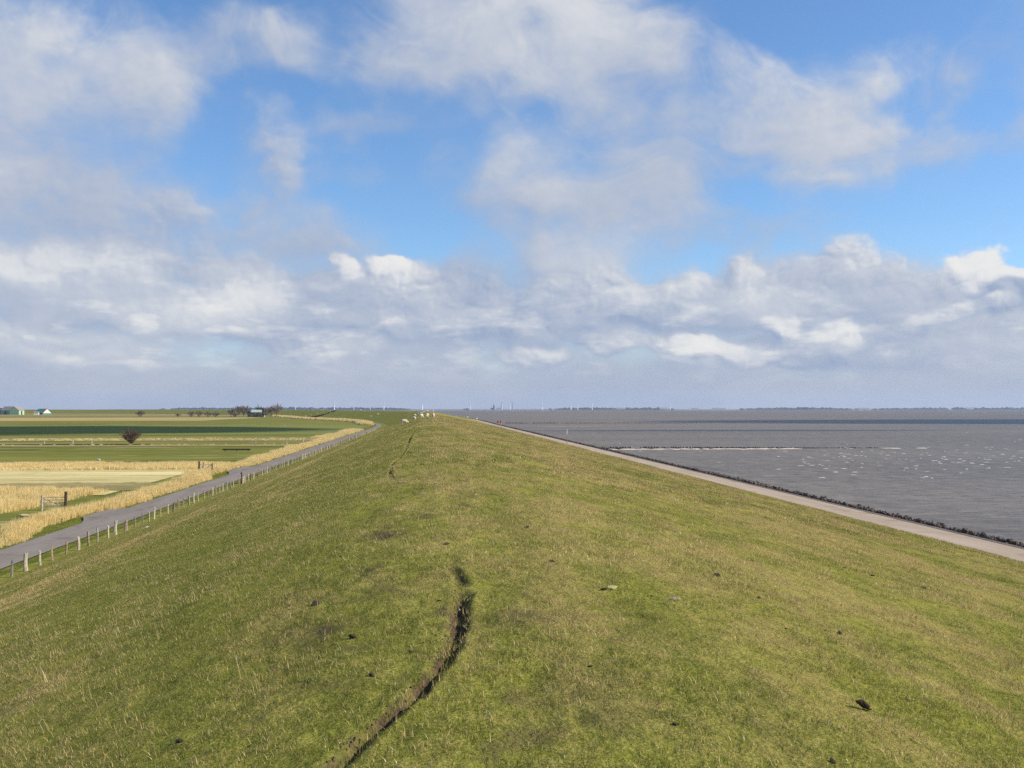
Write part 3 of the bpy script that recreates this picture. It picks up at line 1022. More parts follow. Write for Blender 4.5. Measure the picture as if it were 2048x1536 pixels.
def reed_bed(name, fx, y0, y1, dens, variants, smin, smax, label, zb=0.0):
    """fx(y) gives the left and right limit at each y"""
    n = int((y1 - y0) * dens)
    yy = y0 + (y1 - y0) * RNG.random(n)
    l, r = fx(yy)
    xx = l + (r - l) * RNG.random(n)
    p = np.stack([xx, yy, np.full(n, zb)], -1)
    rot = np.stack([np.zeros(n), np.zeros(n), RNG.random(n) * 6.28], -1)
    patchy = .85 + .45 * fbm(xx * .12, yy * .12, 3, 81)
    patchy = patchy * np.interp(yy, [55, 100], [.72, 1])
    patchy = patchy * np.interp(r - xx, [0, 1.4], [.62, 1])
    gn_scatter(name, p, rot, (smin + (smax - smin) * RNG.random(n)) * patchy, variants, None, label)


road_e = lambda yy: -29.3 - 1.2 * np.interp(yy, [78, 86, 96, 102, 141, 150, 168, 176], [0, 1.5, 1.5, 0, 0, 1.6, 1.6, 0]) + .4 * fbm(yy * .3, yy * 0, 3, 83)
reed_bed('reeds', lambda yy: (road_e(yy) - np.interp(yy, [60, 85, 130, 330], [.8, 1.7, 3.2, 4.0]) - .7 * (fbm(yy * .06, yy * 0, 3, 84) + .3), road_e(yy)), 44, 330, 9.5, cR, .6, 1.05, 'straw coloured reed belt along the landward side of the road')
reed_bed('reeds', lambda yy: (on_path(yy, -34.0)[0] - 2.5 * (1 + 1.5 * fbm(yy * .03, yy * 0, 3, 85)), on_path(yy, -29.5)[0]), 330, 470, 5, cR, .7, 1.15, 'straw coloured reed belt along the far stretch of road')
reed_bed('reeds', lambda yy: (np.full_like(yy, -110.), -36.5 - np.interp(yy, [93, 106], [5, 0]) + 2.2 * fbm(yy * .12, yy * 0, 3, 86)), 93.5, 122, 120, cR, .75, 1.0, 'broad bed of golden reeds at the left')
reed_bed('reeds', lambda yy: (np.full_like(yy, -170.), -36.0 + 0 * yy), 173, 182, 190, cR2, .8, 1.0, 'low band of reeds across the meadow')
reed_bed('reeds', lambda yy: (np.full_like(yy, -74.), np.full_like(yy, -33.)), 166, 182, 60, cR2, .8, 1.2, 'reeds filling the corner where the band meets the road')
reed_bed('reeds', lambda yy: (np.full_like(yy, -150.), np.full_like(yy, -36.)), 316, 336, 15, cR2, .5, .9, 'scattered tufts of withered reeds across the meadow')
reed_bed('reeds', lambda yy: (np.full_like(yy, -160.), np.full_like(yy, -36.)), 275, 281, 14, cR2, .4, .8, 'thin reeds along the ditch')


def far_reeds(t0, t1, s, k, label):
    t = t0 + (t1 - t0) * RNG.random(k)
    x, y = on_path(t, s - 5 * RNG.random(k) * (1 + fbm(t * .02, t * 0, 3, 88)))
    gn_scatter('reeds', np.stack([x, y, np.zeros(k)], -1), np.stack([np.zeros(k), np.zeros(k), RNG.random(k) * 6.28], -1), 1.2 + 1.2 * RNG.random(k), cR, None, label)


far_reeds(600, 1330, -30.5, 1500, 'line of pale reeds at the foot of the far dike')

# ------------------------------------------------------------------ fence of split posts along the road
PXX = [24.6, 55.5, 83, 108, 134.3, 157.5, 179.5, 197.5, 217, 234, 250.5, 253.8, 269.5, 285.5, 298, 311.5, 323.7, 336, 348.5, 358.6, 369.3, 380, 389.5]
FX = -23.35


def fence_y(px):
    d = pix_dir(px, 900)
    return FX / d.x * d.y


posts = [fence_y(p) for p in PXX]
posts = [posts[0] - 4.3, posts[0] - 2.1] + posts
while posts[-1] < 468:
    posts.append(posts[-1] + 2.15 + random.uniform(-.25, .3) + (0.9 if random.random() < .07 else 0))
fence = tag(link('wire_fence', None), 'long line of weathered split posts with thin wires beside the farm road', 'fence')
fence.location = (FX, posts[0], .15)


def post_mesh(seed):
    rg = random.Random(seed)
    h = rg.uniform(.82, 1.10)
    w = rg.uniform(.080, .105) * (1.25 if rg.random() < .3 else 1)
    bend, bend2 = rg.uniform(-.06, .06), rg.uniform(-.05, .05)
    lean = rg.uniform(-.07, .07)
    vs, fs = [], []
    n, rings = 6, 5
    ang = sorted(rg.uniform(-.25, .25) + 2 * math.pi * k / n for k in range(n))
    rad = [rg.uniform(.7, 1.25) for _ in range(n)]
    for r in range(rings):
        t = r / (rings - 1)
        zz = -.15 + (h + .15) * t
        cx = lean * t * h + bend * math.sin(t * 3.1)
        cy = bend2 * math.sin(t * 2.6)
        k_ = w * (1 - .18 * t) * rg.uniform(.9, 1.08)
        for a, q in zip(ang, rad):
            vs.append((cx + math.cos(a) * k_ * q, cy + math.sin(a) * k_ * q * .75, zz + (.05 * math.sin(a * 2 + seed) if r == rings - 1 else 0)))
    for r in range(rings - 1):
        for k in range(n):
            fs.append((r * n + k, r * n + (k + 1) % n, (r + 1) * n + (k + 1) % n, (r + 1) * n + k))
    fs.append(tuple((rings - 1) * n + k for k in range(n)))
    return MB().add(vs, fs).mesh('post')


POSTM = [post_mesh(i) for i in range(14)]
greywood = plain('grey_split_wood', (.46, .39, .30), .85, .35, 6, bump=.6)
brownwood = plain('brown_split_wood', (.30, .23, .16), .85, .45, 6, bump=.6)
for i, me in enumerate(POSTM):
    me.materials.append(greywood if i % 4 else brownwood)
for i, yy in enumerate(posts):
    p = link('post', POSTM[(i * 5 + (i // 3)) % 14], None, fence, (random.uniform(-.06, .06), yy - posts[0], 0))
    p.rotation_euler = (random.uniform(-.05, .05), random.uniform(-.06, .06), random.uniform(0, 6.28))
for zz in (.25, .55, .85):
    mb = MB()
    for i in range(0, len(posts) - 1):
        if posts[i] > 260:
            break
        mb.tube([(0, posts[i] - posts[0], zz), (0, (posts[i] + posts[i + 1]) / 2 - posts[0], zz - .02), (0, posts[i + 1] - posts[0], zz)], .0025, 3, False)
    mb.build('wire', M['steel'], fence)


# stile with a dark sign post in the fence row
def gy(px):
    return fence_y(px)


yg = gy(486)
st = tag(link('stile', None, loc=(FX - .15, yg, .15)), 'narrow wooden stile with a taller dark post in the fence row', 'stile')
MB().tube([(0, 0, -.1), (.02, 0, .7), (0, 0, 1.45)], [.09, .08, .085], 7).build('tall_post', M['darkwood'], st)
MB().tube([(0, 1.5, -.1), (.03, 1.5, 1.05)], [.09, .08], 7).build('post', greywood, st)
MB().box((-.05, 0, 1.40), (.06, .75, .16)).build('sign_board', M['darkwood'], st)
for k in range(3):
    MB().box((.03, .75, .25 + .26 * k), (.04, 1.45, .13)).build('rail', greywood, st)


# ------------------------------------------------------------------ gates in the reeds, feed rack, meadow posts
def field_gate(px, py, wid, label, bars=5, ang=.3):
    P_ = hit(px, py, 0.0)
    g = tag(link('field_gate', None, loc=P_, rz=ang), label, 'gate', 'field gates among the reeds')
    MB().tube([(0, 0, -.2), (.02, 0, 1.75)], [.15, .13], 8).build('gate_post', M['darkwood'], g)
    MB().tube([(wid, 0, -.2), (wid, 0, 1.45)], [.11, .09], 8).build('gate_post', greywood if bars > 3 else M['darkwood'], g)
    for k in range(bars):
        MB().box((wid / 2, 0, .22 + (1.0 / (bars - 1)) * k), (wid - .2, .04, .08)).build('rail', greywood, g)
    MB().tube([(.1, .05, .2), (wid - .1, .05, 1.2)], .04, 4).build('brace', greywood, g)
    return g


field_gate(131, 1020, -2.1, 'weathered field gate with dark post beside the golden reed bed', ang=.12)
field_gate(398, 946, 1.9, 'small field gate between two dark posts where the reeds narrow', 2, .1)
MP = [post_mesh(40 + i) for i in range(4)]
for me in MP:
    me.materials.append(greywood)
for k, (px, py, lb) in enumerate(((574, 893, 'pale leaning post at the end of the meadow ditch'), (606, 884, 'short pale post near the reed belt'), (407, 942, 'thin dark post right of the small gate'),
                                 (88, 889, 'small pale post on the ditch bank at the far left'), (146, 888, 'small pale post on the ditch bank below the dark band of cloud shadow'), (183, 889, 'small grey post left of the bare bush'),
                                 (511, 892, 'short grey post by the ditch right of the plank trough'), (569, 853, 'tiny dark post in the far green meadow'))):
    P_ = hit(px, py, 0.0)
    o = link('meadow_post', MP[k % 4], None, None, P_)
    o.scale = (1.6, 1.6, 1.35)
    tag(o, lb, 'post', 'posts in the meadows')
P_ = hit(473, 902, 0.0)
tr_ = tag(link('feed_trough', None, loc=P_), 'long low dark wooden trough lying in the green meadow', 'trough')
MB().box((0, -.3, .35), (6.2, .05, .32)).build('side_board', M['darkwood'], tr_)
MB().box((0, .3, .35), (6.2, .05, .32)).build('side_board', M['darkwood'], tr_)
MB().box((0, 0, .20), (6.1, .55, .04)).build('bottom_board', M['darkwood'], tr_)
for k in (-2.6, 0, 2.6):
    MB().box((k, 0, .09), (.12, .7, .18)).build('leg', M['darkwood'], tr_)

# ------------------------------------------------------------------ stones along the water
def stone_mesh(seed, sub=1, col=None, name='stone'):
    rg = random.Random(seed)
    bm = bmesh.new()
    bmesh.ops.create_icosphere(bm, subdivisions=sub, radius=1)
    sx, sy, sz = rg.uniform(.8, 1.25), rg.uniform(.7, 1.1), rg.uniform(.55, .85)
    pl = [(Vector((rg.gauss(0, 1), rg.gauss(0, 1), rg.gauss(0, 1))).normalized(), rg.uniform(.55, .85)) for _ in range(6)]
    for v in bm.verts:
        c = v.co.copy() * rg.uniform(.9, 1.1)
        for nrm, dd in pl:
            q = c.dot(nrm)
            if q > dd:
                c -= nrm * (q - dd) * .9
        v.co = Vector((c.x * sx, c.y * sy, c.z * sz))
    me = bpy.data.meshes.new(name)
    bm.to_mesh(me)
    bm.free()
    me.materials.append(col or M['stone'])
    return me


stoneB = plain('brown_stone', (.105, .070, .052), .8, .5, 2.2, bump=.6)
stoneC = plain('lichen_stone', (.17, .145, .11), .8, .45, 2.5, bump=.6)
STM = [stone_mesh(i, 1 if i % 2 else 2, (M['stone'], M['stone'], stoneB, stoneB, stoneC, M['stone'])[i % 6]) for i in range(14)]
rv = tag(link('stone_revetment', None, loc=(24.4, 38, 3.8)), 'row of dark rough boulders along the water edge below the seaward road', 'revetment')


def stone_spot(t):
    s = 24.25 + abs(random.gauss(0, .55))
    base = float(np.interp(s, [24.0, 25.2, 27.6], [3.90, 3.74, 1.9]))
    r = random.uniform(.075, .165) * (1.25 if random.random() < .12 else 1)
    return s, base + r * random.uniform(.25, .75) + .10, r


near = []
t = 37.0
while len(near) < 296:
    near.append(t)
    t += random.uniform(.04, .22)
for t in near:
    s, z, r = stone_spot(t)
    x, y = on_path(t, s)
    o = link('stone', random.choice(STM), None, rv, (x - 24.4, y - 38, z - 3.8))
    o.rotation_euler = (random.uniform(0, 6), random.uniform(0, 6), random.uniform(0, 6))
    o.scale = (r,) * 3
t_far0 = t


def joined_stones(t0, t1, k, rmul, name='stone', parent=None):
    mb_v, mb_f = [], []
    b = 0
    for _ in range(k):
        t = t0 + (t1 - t0) * random.random() ** 1.3
        s, z, r = stone_spot(t)
        r *= rmul
        x, y = on_path(t, s)
        me = STM[random.randrange(0, 7) * 2 + 1]
        rot = Matrix.Rotation(random.uniform(0, 6), 3, 'Z') @ Matrix.Rotation(random.uniform(0, 6), 3, 'X')
        for v in me.vertices:
            c = rot @ v.co * r
            mb_v.append((c.x + float(x) - 24.4, c.y + float(y) - 38, c.z + z - 3.8))
        for p in me.polygons:
            mb_f.append([q + b for q in p.vertices])
        b = len(mb_v)
    o = link(name, mesh_np(name, mb_v, mb_f), M['stone'], parent)
    o['kind'] = 'stuff'
    return o


joined_stones(t_far0, 200, 2600, 1.1, 'stone', rv)
joined_stones(20, 37, 260, 1.0, 'stone', rv)
joined_stones(200, 900, 2600, 1.9, 'stone', rv)
joined_stones(30, 100, 900, .7, 'stone', rv)

# ------------------------------------------------------------------ groynes of stakes in the sea, foam
def groyne(y, x0, x1, step, label, h=.55, foam=True):
    g = tag(link('groyne', None, loc=(x0, y, SEA_Z)), label, 'groyne', 'brushwood groynes in the sea')
    me = MB().tube([(0, 0, -.8), (0, 0, .8)], [.10, .08], 5).mesh('stake')
    me.materials.append(M['darkwood'])
    x = 0.0
    xs = []
    while x < x1 - x0:
        for row in (0, .55):
            xs.append((x + random.uniform(-.15, .15), row))
        x += step * random.uniform(.6, 1.5) * (3 if random.random() < .06 else 1)
    for i, (a, row) in enumerate(xs[:280]):
        top = max(.12, h * (1 - a / (x1 - x0) * .85)) * random.uniform(.7, 1.2)
        o = link('stake', me, None, g, (a, row, top - .8))
    mb = MB()
    k = 0.0
    while k < (x1 - x0) * .72:
        l = random.uniform(1.2, 3)
        if random.random() < .9:
            mb.box((k + l / 2, .28, .04 + random.uniform(-.02, .03)), (l * .97, .38, .34 * (1 - k / (x1 - x0))))
        k += l
    mb.build('brushwood', M['darkwood'], g)
    return g


groyne(182, 31.0, 83, .42, 'long groyne of dark stakes with pale foam along its near side', .42)
groyne(505, 38, 165, 1.6, 'distant groyne showing as a thin dark line beside the two walkers', .7)


def patch_sheet(name, items, z, m, label, kind='stuff'):
    """irregular low sheets: (x, y, length, width)"""
    mb = MB()
    for (x, y, l, w) in items:
        n = 10
        ph = random.uniform(0, 6)
        ring = []
        for k in range(n):
            a = 2 * math.pi * k / n
            q = 1 + .28 * math.sin(2 * a + ph) + .2 * math.sin(3 * a + ph * 2)
            ring.append((x + math.cos(a) * l / 2 * q, y + math.sin(a) * w / 2 * q, z))
        top = [(x + (p[0] - x) * .5, y + (p[1] - y) * .5, z + min(.10, w * .25)) for p in ring]
        mb.add(ring + top, [(k, (k + 1) % n, n + (k + 1) % n, n + k) for k in range(n)] + [tuple(range(n, 2 * n))])
    return tag(mb.build(name, m), label, kind=kind)


it = []
x = 31.5
while x < 104:                                            # surf breaking against the groyne
    l = random.uniform(1.5, 4)
    if x < 66 or random.random() < .38:
        it.append((x + l / 2, 179.3 + random.uniform(-.3, .3), l * 1.1, random.uniform(3.2, 4.6) * (1 if x < 66 else .4)))
    x += l * (1.0 if x < 66 else 1.9)
patch_sheet('groyne_surf', it, SEA_Z + .02, plain('surf', (.60, .52, .42), .9, .25, 2), 'pale line of surf against the groyne')
it = []
for k in range(150):                                      # whitecaps, thickest on the right beyond the groyne's end
    if k < 105:
        d = random.gauss(138, 19)
        x = d * random.uniform(.37, .62)
    else:
        d = random.choice((random.gauss(175, 25), random.uniform(95, 420)))
        x = d * random.uniform(.12, .62) + 8
    if x < 33 or d < 80:
        continue
    it.append((x, d, random.uniform(.2, .62) * (1 + d / 400), random.uniform(.08, .17)))
patch_sheet('whitecaps', it, SEA_Z + .10, M['foam'], 'small whitecaps scattered over the choppy water')
patch_sheet('sandbank', [(45 + 14, 404, 26, 3.2), (50, 406, 16, 2)], SEA_Z + .03, M['sand'], 'sliver of pale sandbank in the shallows', 'structure')


# ------------------------------------------------------------------ helpers for living figures
def fuse(name, blobs, m, vox=.03, smooth_it=6, cyl=()):
    """one continuous body: overlapping ellipsoids and tapered limbs fused by a voxel remesh"""
    bm = bmesh.new()
    for (c, r) in blobs:
        ret = bmesh.ops.create_icosphere(bm, subdivisions=3, radius=1)
        for v in ret['verts']:
            v.co = Vector((v.co.x * r[0] + c[0], v.co.y * r[1] + c[1], v.co.z * r[2] + c[2]))
    for (a, b, ra, rb) in cyl:
        a, b = Vector(a), Vector(b)
        ret = bmesh.ops.create_cone(bm, cap_ends=True, segments=10, radius1=ra, radius2=rb, depth=(b - a).length)
        q = (b - a).to_track_quat('Z', 'Y').to_matrix()
        for v in ret['verts']:
            v.co = q @ v.co + (a + b) / 2
    me = bpy.data.meshes.new(name)
    bm.to_mesh(me)
    bm.free()
    o = bpy.data.objects.new(name, me)
    COL.objects.link(o)
    r = o.modifiers.new('r', 'REMESH')
    r.mode = 'VOXEL'
    r.voxel_size = vox
    s = o.modifiers.new('s', 'SMOOTH')
    s.iterations = smooth_it
    s.factor = .5
    dg = bpy.context.evaluated_depsgraph_get()
    ev = bpy.data.meshes.new_from_object(o.evaluated_get(dg))
    bpy.data.objects.remove(o)
    ev.name = name
    ev.materials.clear()
    ev.materials.append(m)
    for p in ev.polygons:
        p.use_smooth = True
    return ev


facem = plain('sheep_face', (.50, .44, .34), .9, .1, 9)


def sheep_meshes(graze):
    hz_, hy = (.20, .86) if graze else (.86, .72)
    body = fuse('body', [((0, 0, .60), (.29, .46, .27)), ((0, -.26, .60), (.27, .24, .26)), ((0, .30, .62), (.24, .22, .24)), ((0, hy - .30, (.62 + hz_) / 2), (.13, .20, .17)),
                         ((0, -.50, .50), (.05, .05, .16))], M['wool'], .045, 3,
                cyl=[((s * .15, yy, .55), (s * .14, yy + .02, .0), .085, .038) for s in (-1, 1) for yy in (.30, -.32)])
    # wool is not smooth: small curls
    for v in body.vertices:
        if v.co.z > .34:
            k = .018 * math.sin(v.co.x * 47 + v.co.y * 31) * math.sin(v.co.z * 41 + v.co.y * 23)
            v.co += v.co.normalized() * k
    dz = -.10 if graze else -.03
    head = fuse('head', [((0, hy, hz_), (.085, .13, .095)), ((0, hy + .10, hz_ + dz * .5), (.06, .10, .065)), ((.13, hy - .06, hz_ + .04), (.07, .03, .03)), ((-.13, hy - .06, hz_ + .04), (.07, .03, .03))],
                facem, .022, 3)
    return body, head


SHP = [sheep_meshes(True), sheep_meshes(False)]


def sheep(P_, rz, label, graze=True, sc=1.0):
    g = tag(link('sheep', None, loc=P_, rz=rz), label, 'sheep', 'sheep grazing on the dike')
    b, h = SHP[0 if graze else 1]
    link('body', b, None, g)
    link('head', h, None, g)
    g.scale = (sc,) * 3
    return g


def on_dike(px, t):
    """point of the straight dike at chainage t below a photograph column"""
    d = pix_dir(px, 840)
    x = d.x / d.y * t
    return Vector((x, t, float(zterr(np.array(x), np.array(float(t))))))


# five near the crest
sheep(on_dike(808.5, 176), R(-75), 'grazing sheep lowest on the landward slope, left of the crest flock', True, 1.05)
sheep(on_dike(828, 180), R(20), 'second sheep from the left of the crest flock, seen from behind', True, 1.02)
sheep(on_dike(842.5, 186), R(-30), 'middle sheep of the crest flock, head down', True, 1.0)
sheep(on_dike(854.3, 178), R(172), 'fourth sheep of the crest flock, facing the camera', True, 1.04)
sheep(on_dike(866.3, 177), R(184), 'rightmost sheep of the crest flock, standing on the crest', True, 1.04)
# small ones beyond
for k, (px, t, lb) in enumerate(((830, 430, 'tiny sheep far beyond on the left shoulder of the crest'), (836.5, 400, 'tiny sheep just above the middle of the crest flock'), (842, 360, 'small sheep directly behind the middle of the crest flock'),
                                 (845.5, 520, 'tiny sheep on the skyline left of the fourth crest sheep'), (849, 560, 'tiny sheep on the skyline above the gap in the flock'), (855, 540, 'tiny sheep on the skyline above the fourth crest sheep'),
                                 (866, 560, 'tiny sheep on the skyline above the rightmost crest sheep'))):
    sheep(on_dike(px, t), random.uniform(0, 6), lb, k % 2 == 0, 1.1)
# along the seaward road
for k, (t, s, lb) in enumerate(((497, 22.6, 'sheep nearest the two walkers on the seaward road'), (585, 23.2, 'pale sheep standing on the seaward road, second from the walkers'), (600, 22.4, 'dark looking sheep on the seaward road, third from the walkers'),
                                (640, 22.5, 'sheep on the seaward road, fourth from the walkers'), (672, 23, 'small sheep on the seaward road, fifth from the walkers'), (745, 22.0, 'larger pale sheep on the road between the road group and the crest'),
                                (765, 21.4, 'sheep beside the larger pale sheep on the road'), (830, 22.0, 'sheep by itself midway along the skyline of the seaward road'), (905, 22.4, 'first sheep of the far huddle on the seaward road'),
                                (925, 21.6, 'second sheep of the far huddle on the seaward road'), (950, 22.6, 'third sheep of the far huddle on the seaward road'), (975, 21.6, 'last sheep of the far huddle on the seaward road'))):
    x, y = on_path(t, s)
    sheep(Vector((float(x), float(y), 4.15)), random.uniform(0, 6), lb, k % 2 == 1, 1.15)
# on the inner slope of the bend
for k, (px, py, lb) in enumerate(((622, 831.5, 'sheep at the foot of the far bend of the dike, leftmost'), (634.5, 828, 'sheep low on the far bend, second from the left'), (641, 821, 'sheep high on the far bend, left of a pair'),
                                  (646.5, 820.5, 'sheep high on the far bend, right of a pair'), (660.5, 825.5, 'sheep beside the dark ramp line on the far bend'), (677, 820.3, 'sheep at the top of the ramp on the far bend'),
                                  (721, 821.3, 'sheep near the top of the far bend below the turbines'), (742, 834, 'tiny sheep on the path low on the far bend'), (756, 830, 'tiny sheep on the path of the far bend'), (612, 833, 'sheep by the reeds under the far bend'))):
    P_ = hit(px, py)
    if P_.y > 400:
        sheep(P_, random.uniform(0, 6), lb, k % 2 == 0, 1.35)

# small white scraps and one pale sheep in the meadow
P_ = hit(197, 924, 0.0)
sheep(P_, R(80), 'lone pale sheep at the reed band in the meadow', True, .68)

# ------------------------------------------------------------------ two walkers in red on the seaward road
hair_m = plain('dark_hair', (.05, .035, .025), .8, .2, 20)
skin_me = None


def person(P_, rz, label, jacket, trousers, hair, stride, hood=False, hgt=1.0):
    g = tag(link('person', None, loc=P_, rz=rz), label, 'person')
    s = stride
    body = fuse('body', [((0, 0, 1.62), (.078, .095, .12)), ((0, .09, 1.60), (.018, .022, .03)), ((0, 0, 1.16), (.14, .095, .24)), ((0, 0, .93), (.14, .10, .12)),
                         ((.27, .10 + s * .5, .80), (.032, .045, .06)), ((-.27, .10 - s * .5, .80), (.032, .045, .06)),
                         ((.10, s + .06, .05), (.045, .13, .05)), ((-.10, -s + .06, .05), (.045, .13, .05))], M['skin'], .022, 3,
                cyl=[((0, 0, 1.35), (0, .01, 1.56), .065, .055),
                     ((.18, 0, 1.40), (.25, -.02, 1.12), .052, .042), ((.25, -.02, 1.12), (.27, .09 + s * .5, .84), .042, .028),
                     ((-.18, 0, 1.40), (-.25, -.02, 1.12), .052, .042), ((-.25, -.02, 1.12), (-.27, .09 - s * .5, .84), .042, .028),
                     ((.09, 0, .92), (.10, s * .6, .50), .085, .058), ((.10, s * .6, .50), (.10, s, .08), .055, .038),
                     ((-.09, 0, .92), (-.10, -s * .6 + .03, .50), .085, .058), ((-.10, -s * .6 + .03, .50), (-.10, -s, .08), .055, .038)])
    link('body', body, None, g)
    jk = fuse('jacket', [((0, 0, 1.20), (.19, .135, .27)), ((0, 0, .96), (.185, .135, .12)), ((0, 0, 1.43), (.17, .10, .08))], jacket, .028, 2,
              cyl=[((.17, 0, 1.42), (.26, -.02, 1.12), .075, .062), ((.26, -.02, 1.12), (.275, .07 + s * .45, .87), .06, .045),
                   ((-.17, 0, 1.42), (-.26, -.02, 1.12), .075, .062), ((-.26, -.02, 1.12), (-.275, .07 - s * .45, .87), .06, .045)])
    link('jacket', jk, None, g)
    tr = fuse('trousers', [((0, 0, .92), (.155, .115, .11))], trousers, .024, 2,
              cyl=[((.09, 0, .92), (.10, s * .6, .50), .10, .075), ((.10, s * .6, .52), (.10, s, .10), .073, .062),
                   ((-.09, 0, .92), (-.10, -s * .6 + .03, .50), .10, .075), ((-.10, -s * .6 + .03, .52), (-.10, -s, .10), .073, .062)])
    link('trousers', tr, None, g)
    hr = fuse('hair', [((0, -.025, 1.655), (.09, .095, .105)), ((0, -.06, 1.58), (.07, .05, .09))], hair, .022, 2)
    link('hair', hr, None, g)
    for sx, st3 in ((.10, s), (-.10, -s)):
        sh = fuse('shoe', [((sx, st3 + .06, .045), (.055, .145, .055))], M['darkwood'], .024, 1)
        link('shoe', sh, None, g)
    g.scale = (hgt,) * 3
    return g


red1 = plain('dark_red_jacket', (.30, .030, .030), .8, .12, 9)
red2 = plain('bright_red_jacket', (.62, .040, .038), .8, .12, 9)
trs1 = plain('beige_trousers', (.36, .30, .26), .85, .12, 9)
trs2 = plain('grey_blue_trousers', (.36, .42, .52), .85, .12, 9)
x, y = on_path(337, 22.75)
person(Vector((float(x), float(y), 4.14)), R(175), 'person in a dark red jacket walking on the seaward road, left of the pair', red1, trs1, hair_m, .20, hgt=1.0)
x, y = on_path(335, 23.5)
person(Vector((float(x), float(y), 4.11)), R(10), 'person in a bright red jacket walking on the seaward road, right of the pair', red2, trs2, hair_m, -.24, hgt=1.03)

# ------------------------------------------------------------------ marker pole beside the seaward road
d = pix_dir(1133.5, 890)
t_ = 21.25 / d.x * d.y
pole = tag(link('marker_pole', None, loc=(21.3, t_, 4.12)), 'thin marker pole with a white plate at the edge of the seaward road', 'pole')
MB().tube([(0, 0, -.2), (0, 0, 1.75)], .04, 8).build('pole', plain('red_brown_pole', (.30, .17, .13), .6, .2, 4), pole)
MB().tube([(0, 0, 1.75), (0, 0, 2.35)], .035, 8).build('pole_top', M['white'], pole)
MB().box((0, -.06, 1.88), (.16, .03, .26)).build('plate', M['white'], pole)
MB().box((0, -.05, 1.62), (.14, .03, .12)).build('plate', M['white'], pole)

# ------------------------------------------------------------------ droppings, stones and clods in the turf
def lump(px, py, size, m, name, label, cat, flatn=.6, seed=0, rz=0.0):
    P_ = hit(px, py)
    me = stone_mesh(seed, 3, m, name)
    rg = random.Random(seed)
    for v in me.vertices:
        v.co *= 1 + .22 * float(fbm(np.array(v.co.x * 2.2 + seed), np.array(v.co.y * 2.2 + v.co.z * 1.7), 3, seed))
    o = link(name, me, None, None, (P_.x, P_.y, P_.z + size * flatn * .45))
    o.scale = (size, size * .75, size * flatn)
    o.rotation_euler = (rg.uniform(-.3, .3), rg.uniform(-.3, .3), rz or rg.uniform(0, 6))
    return tag(o, label, cat)


# the large one: a lump of mud-caked turf standing on edge with a torn pale end
P_ = hit(1731, 1420)
cl = tag(link('turf_clod', None, loc=P_, rz=.1), 'large dark clod standing tilted in the grass at the lower right, pale torn end', 'clod')
me = stone_mesh(77, 3, M['dung'], 'mud')
for v in me.vertices:
    v.co *= 1 + .35 * float(fbm(np.array(v.co.x * 2.5), np.array(v.co.y * 2.5 + v.co.z * 2), 3, 5))
o = link('mud', me, None, cl, (-.018, 0, .040))
o.scale = (.050, .036, .034)
o.rotation_euler = (0, .62, 0)
me2 = stone_mesh(79, 2, plain('torn_root_end', (.36, .265, .14), .9, .4, 30, bump=.8), 'root_end')
o = link('root_end', me2, None, cl, (.026, -.012, .014))
o.scale = (.026, .022, .021)

DG = (
    (1207, 1180, .046, 'small dark dropping beside the yellowish stone', 1), (1104, 1124, .045, 'dark dropping on the crest above the rut\'s right side', 2), (631, 1210, .060, 'dark clod left of the rut, the farther of two', 3),
    (706, 1276, .052, 'dark clod left of the rut, the nearer of two', 4), (1433, 1152, .062, 'dark dropping upslope of the pale stone on the right', 5), (1679, 1268, .048, 'grey brown dropping above the large clod', 6),
    (1651, 1262, .024, 'tiny dropping left of the grey brown one', 7), (1745, 1152, .050, 'dark dropping near the upper right of the slope', 8), (1689, 1137, .045, 'dropping just left of the dark one at the upper right', 9),
    (1848, 1177, .058, 'dark dropping farthest right on the slope', 10), (1352, 1450, .026, 'brown dropping low in the middle of the picture', 11), (1017, 918, .10, 'dark speck of dung far up the right of the crest', 12),
    (878, 1202, .030, 'small dropping just left of the rut\'s upper end', 13), (822, 1306, .034, 'flat dark clod close beside the rut', 14), (1503, 1122, .042, 'tiny dropping alone on the upper right slope', 15),
    (1518, 1196, .030, 'small brown dropping below the pale stone', 16), (1665, 1524, .030, 'brown dropping at the bottom edge right of centre', 17), (1180, 1334, .026, 'tiny dropping in the middle of the dry patch', 18),
    (893, 1089, .05, 'dark spot of dung on the crest above the rut', 19), (1055, 1055, .06, 'small dropping on the crest right of the rut line', 20), (1573, 1258, .022, 'tiny black dropping left of the pair above the large clod', 21),
    (743, 1352, .036, 'flat dark clod left of the lower bend of the rut', 22), (360, 1484, .036, 'brown clod low on the left slope', 23))
for (px, py, sz, lb, sd) in DG:
    lump(px, py, sz * .82, M['dung'], 'dung', lb, 'dung', .55, 200 + sd)['group'] = 'droppings and clods in the turf'
lump(1222, 1179, .058, plain('yellow_stone', (.52, .44, .17), .8, .2, 30, bump=.5), 'stone', 'yellowish stone lying in the turf right of the rut', 'stone', .6, 301)
lump(1350, 1200, .040, plain('buff_stone', (.42, .35, .25), .8, .25, 30, bump=.5), 'stone', 'small buff stone right of the yellowish one', 'stone', .6, 302)
lump(1305, 1192, .022, M['pale'], 'stone', 'tiny pale pebble left of the buff stone', 'stone', .5, 303)
lump(1375, 1208, .020, M['pale'], 'stone', 'tiny pale pebble right of the buff stone', 'stone', .5, 304)
for (px, py, lb, sd) in ((294, 1055, 'white scrap beside the fence posts at the left', 1), (467, 979, 'white scrap at the fence left of the stile', 2), (584, 926, 'white scrap at the fence beyond the stile', 3)):
    lump(px, py, .13, M['white'], 'stone', lb, 'stone', .5, 310 + sd)
P_ = hit(48, 1034, 0.0)
o = link('stone', stone_mesh(320, 2, M['pale']), None, None, (P_.x, P_.y, .15))
o.scale = (.55, .35, .22)
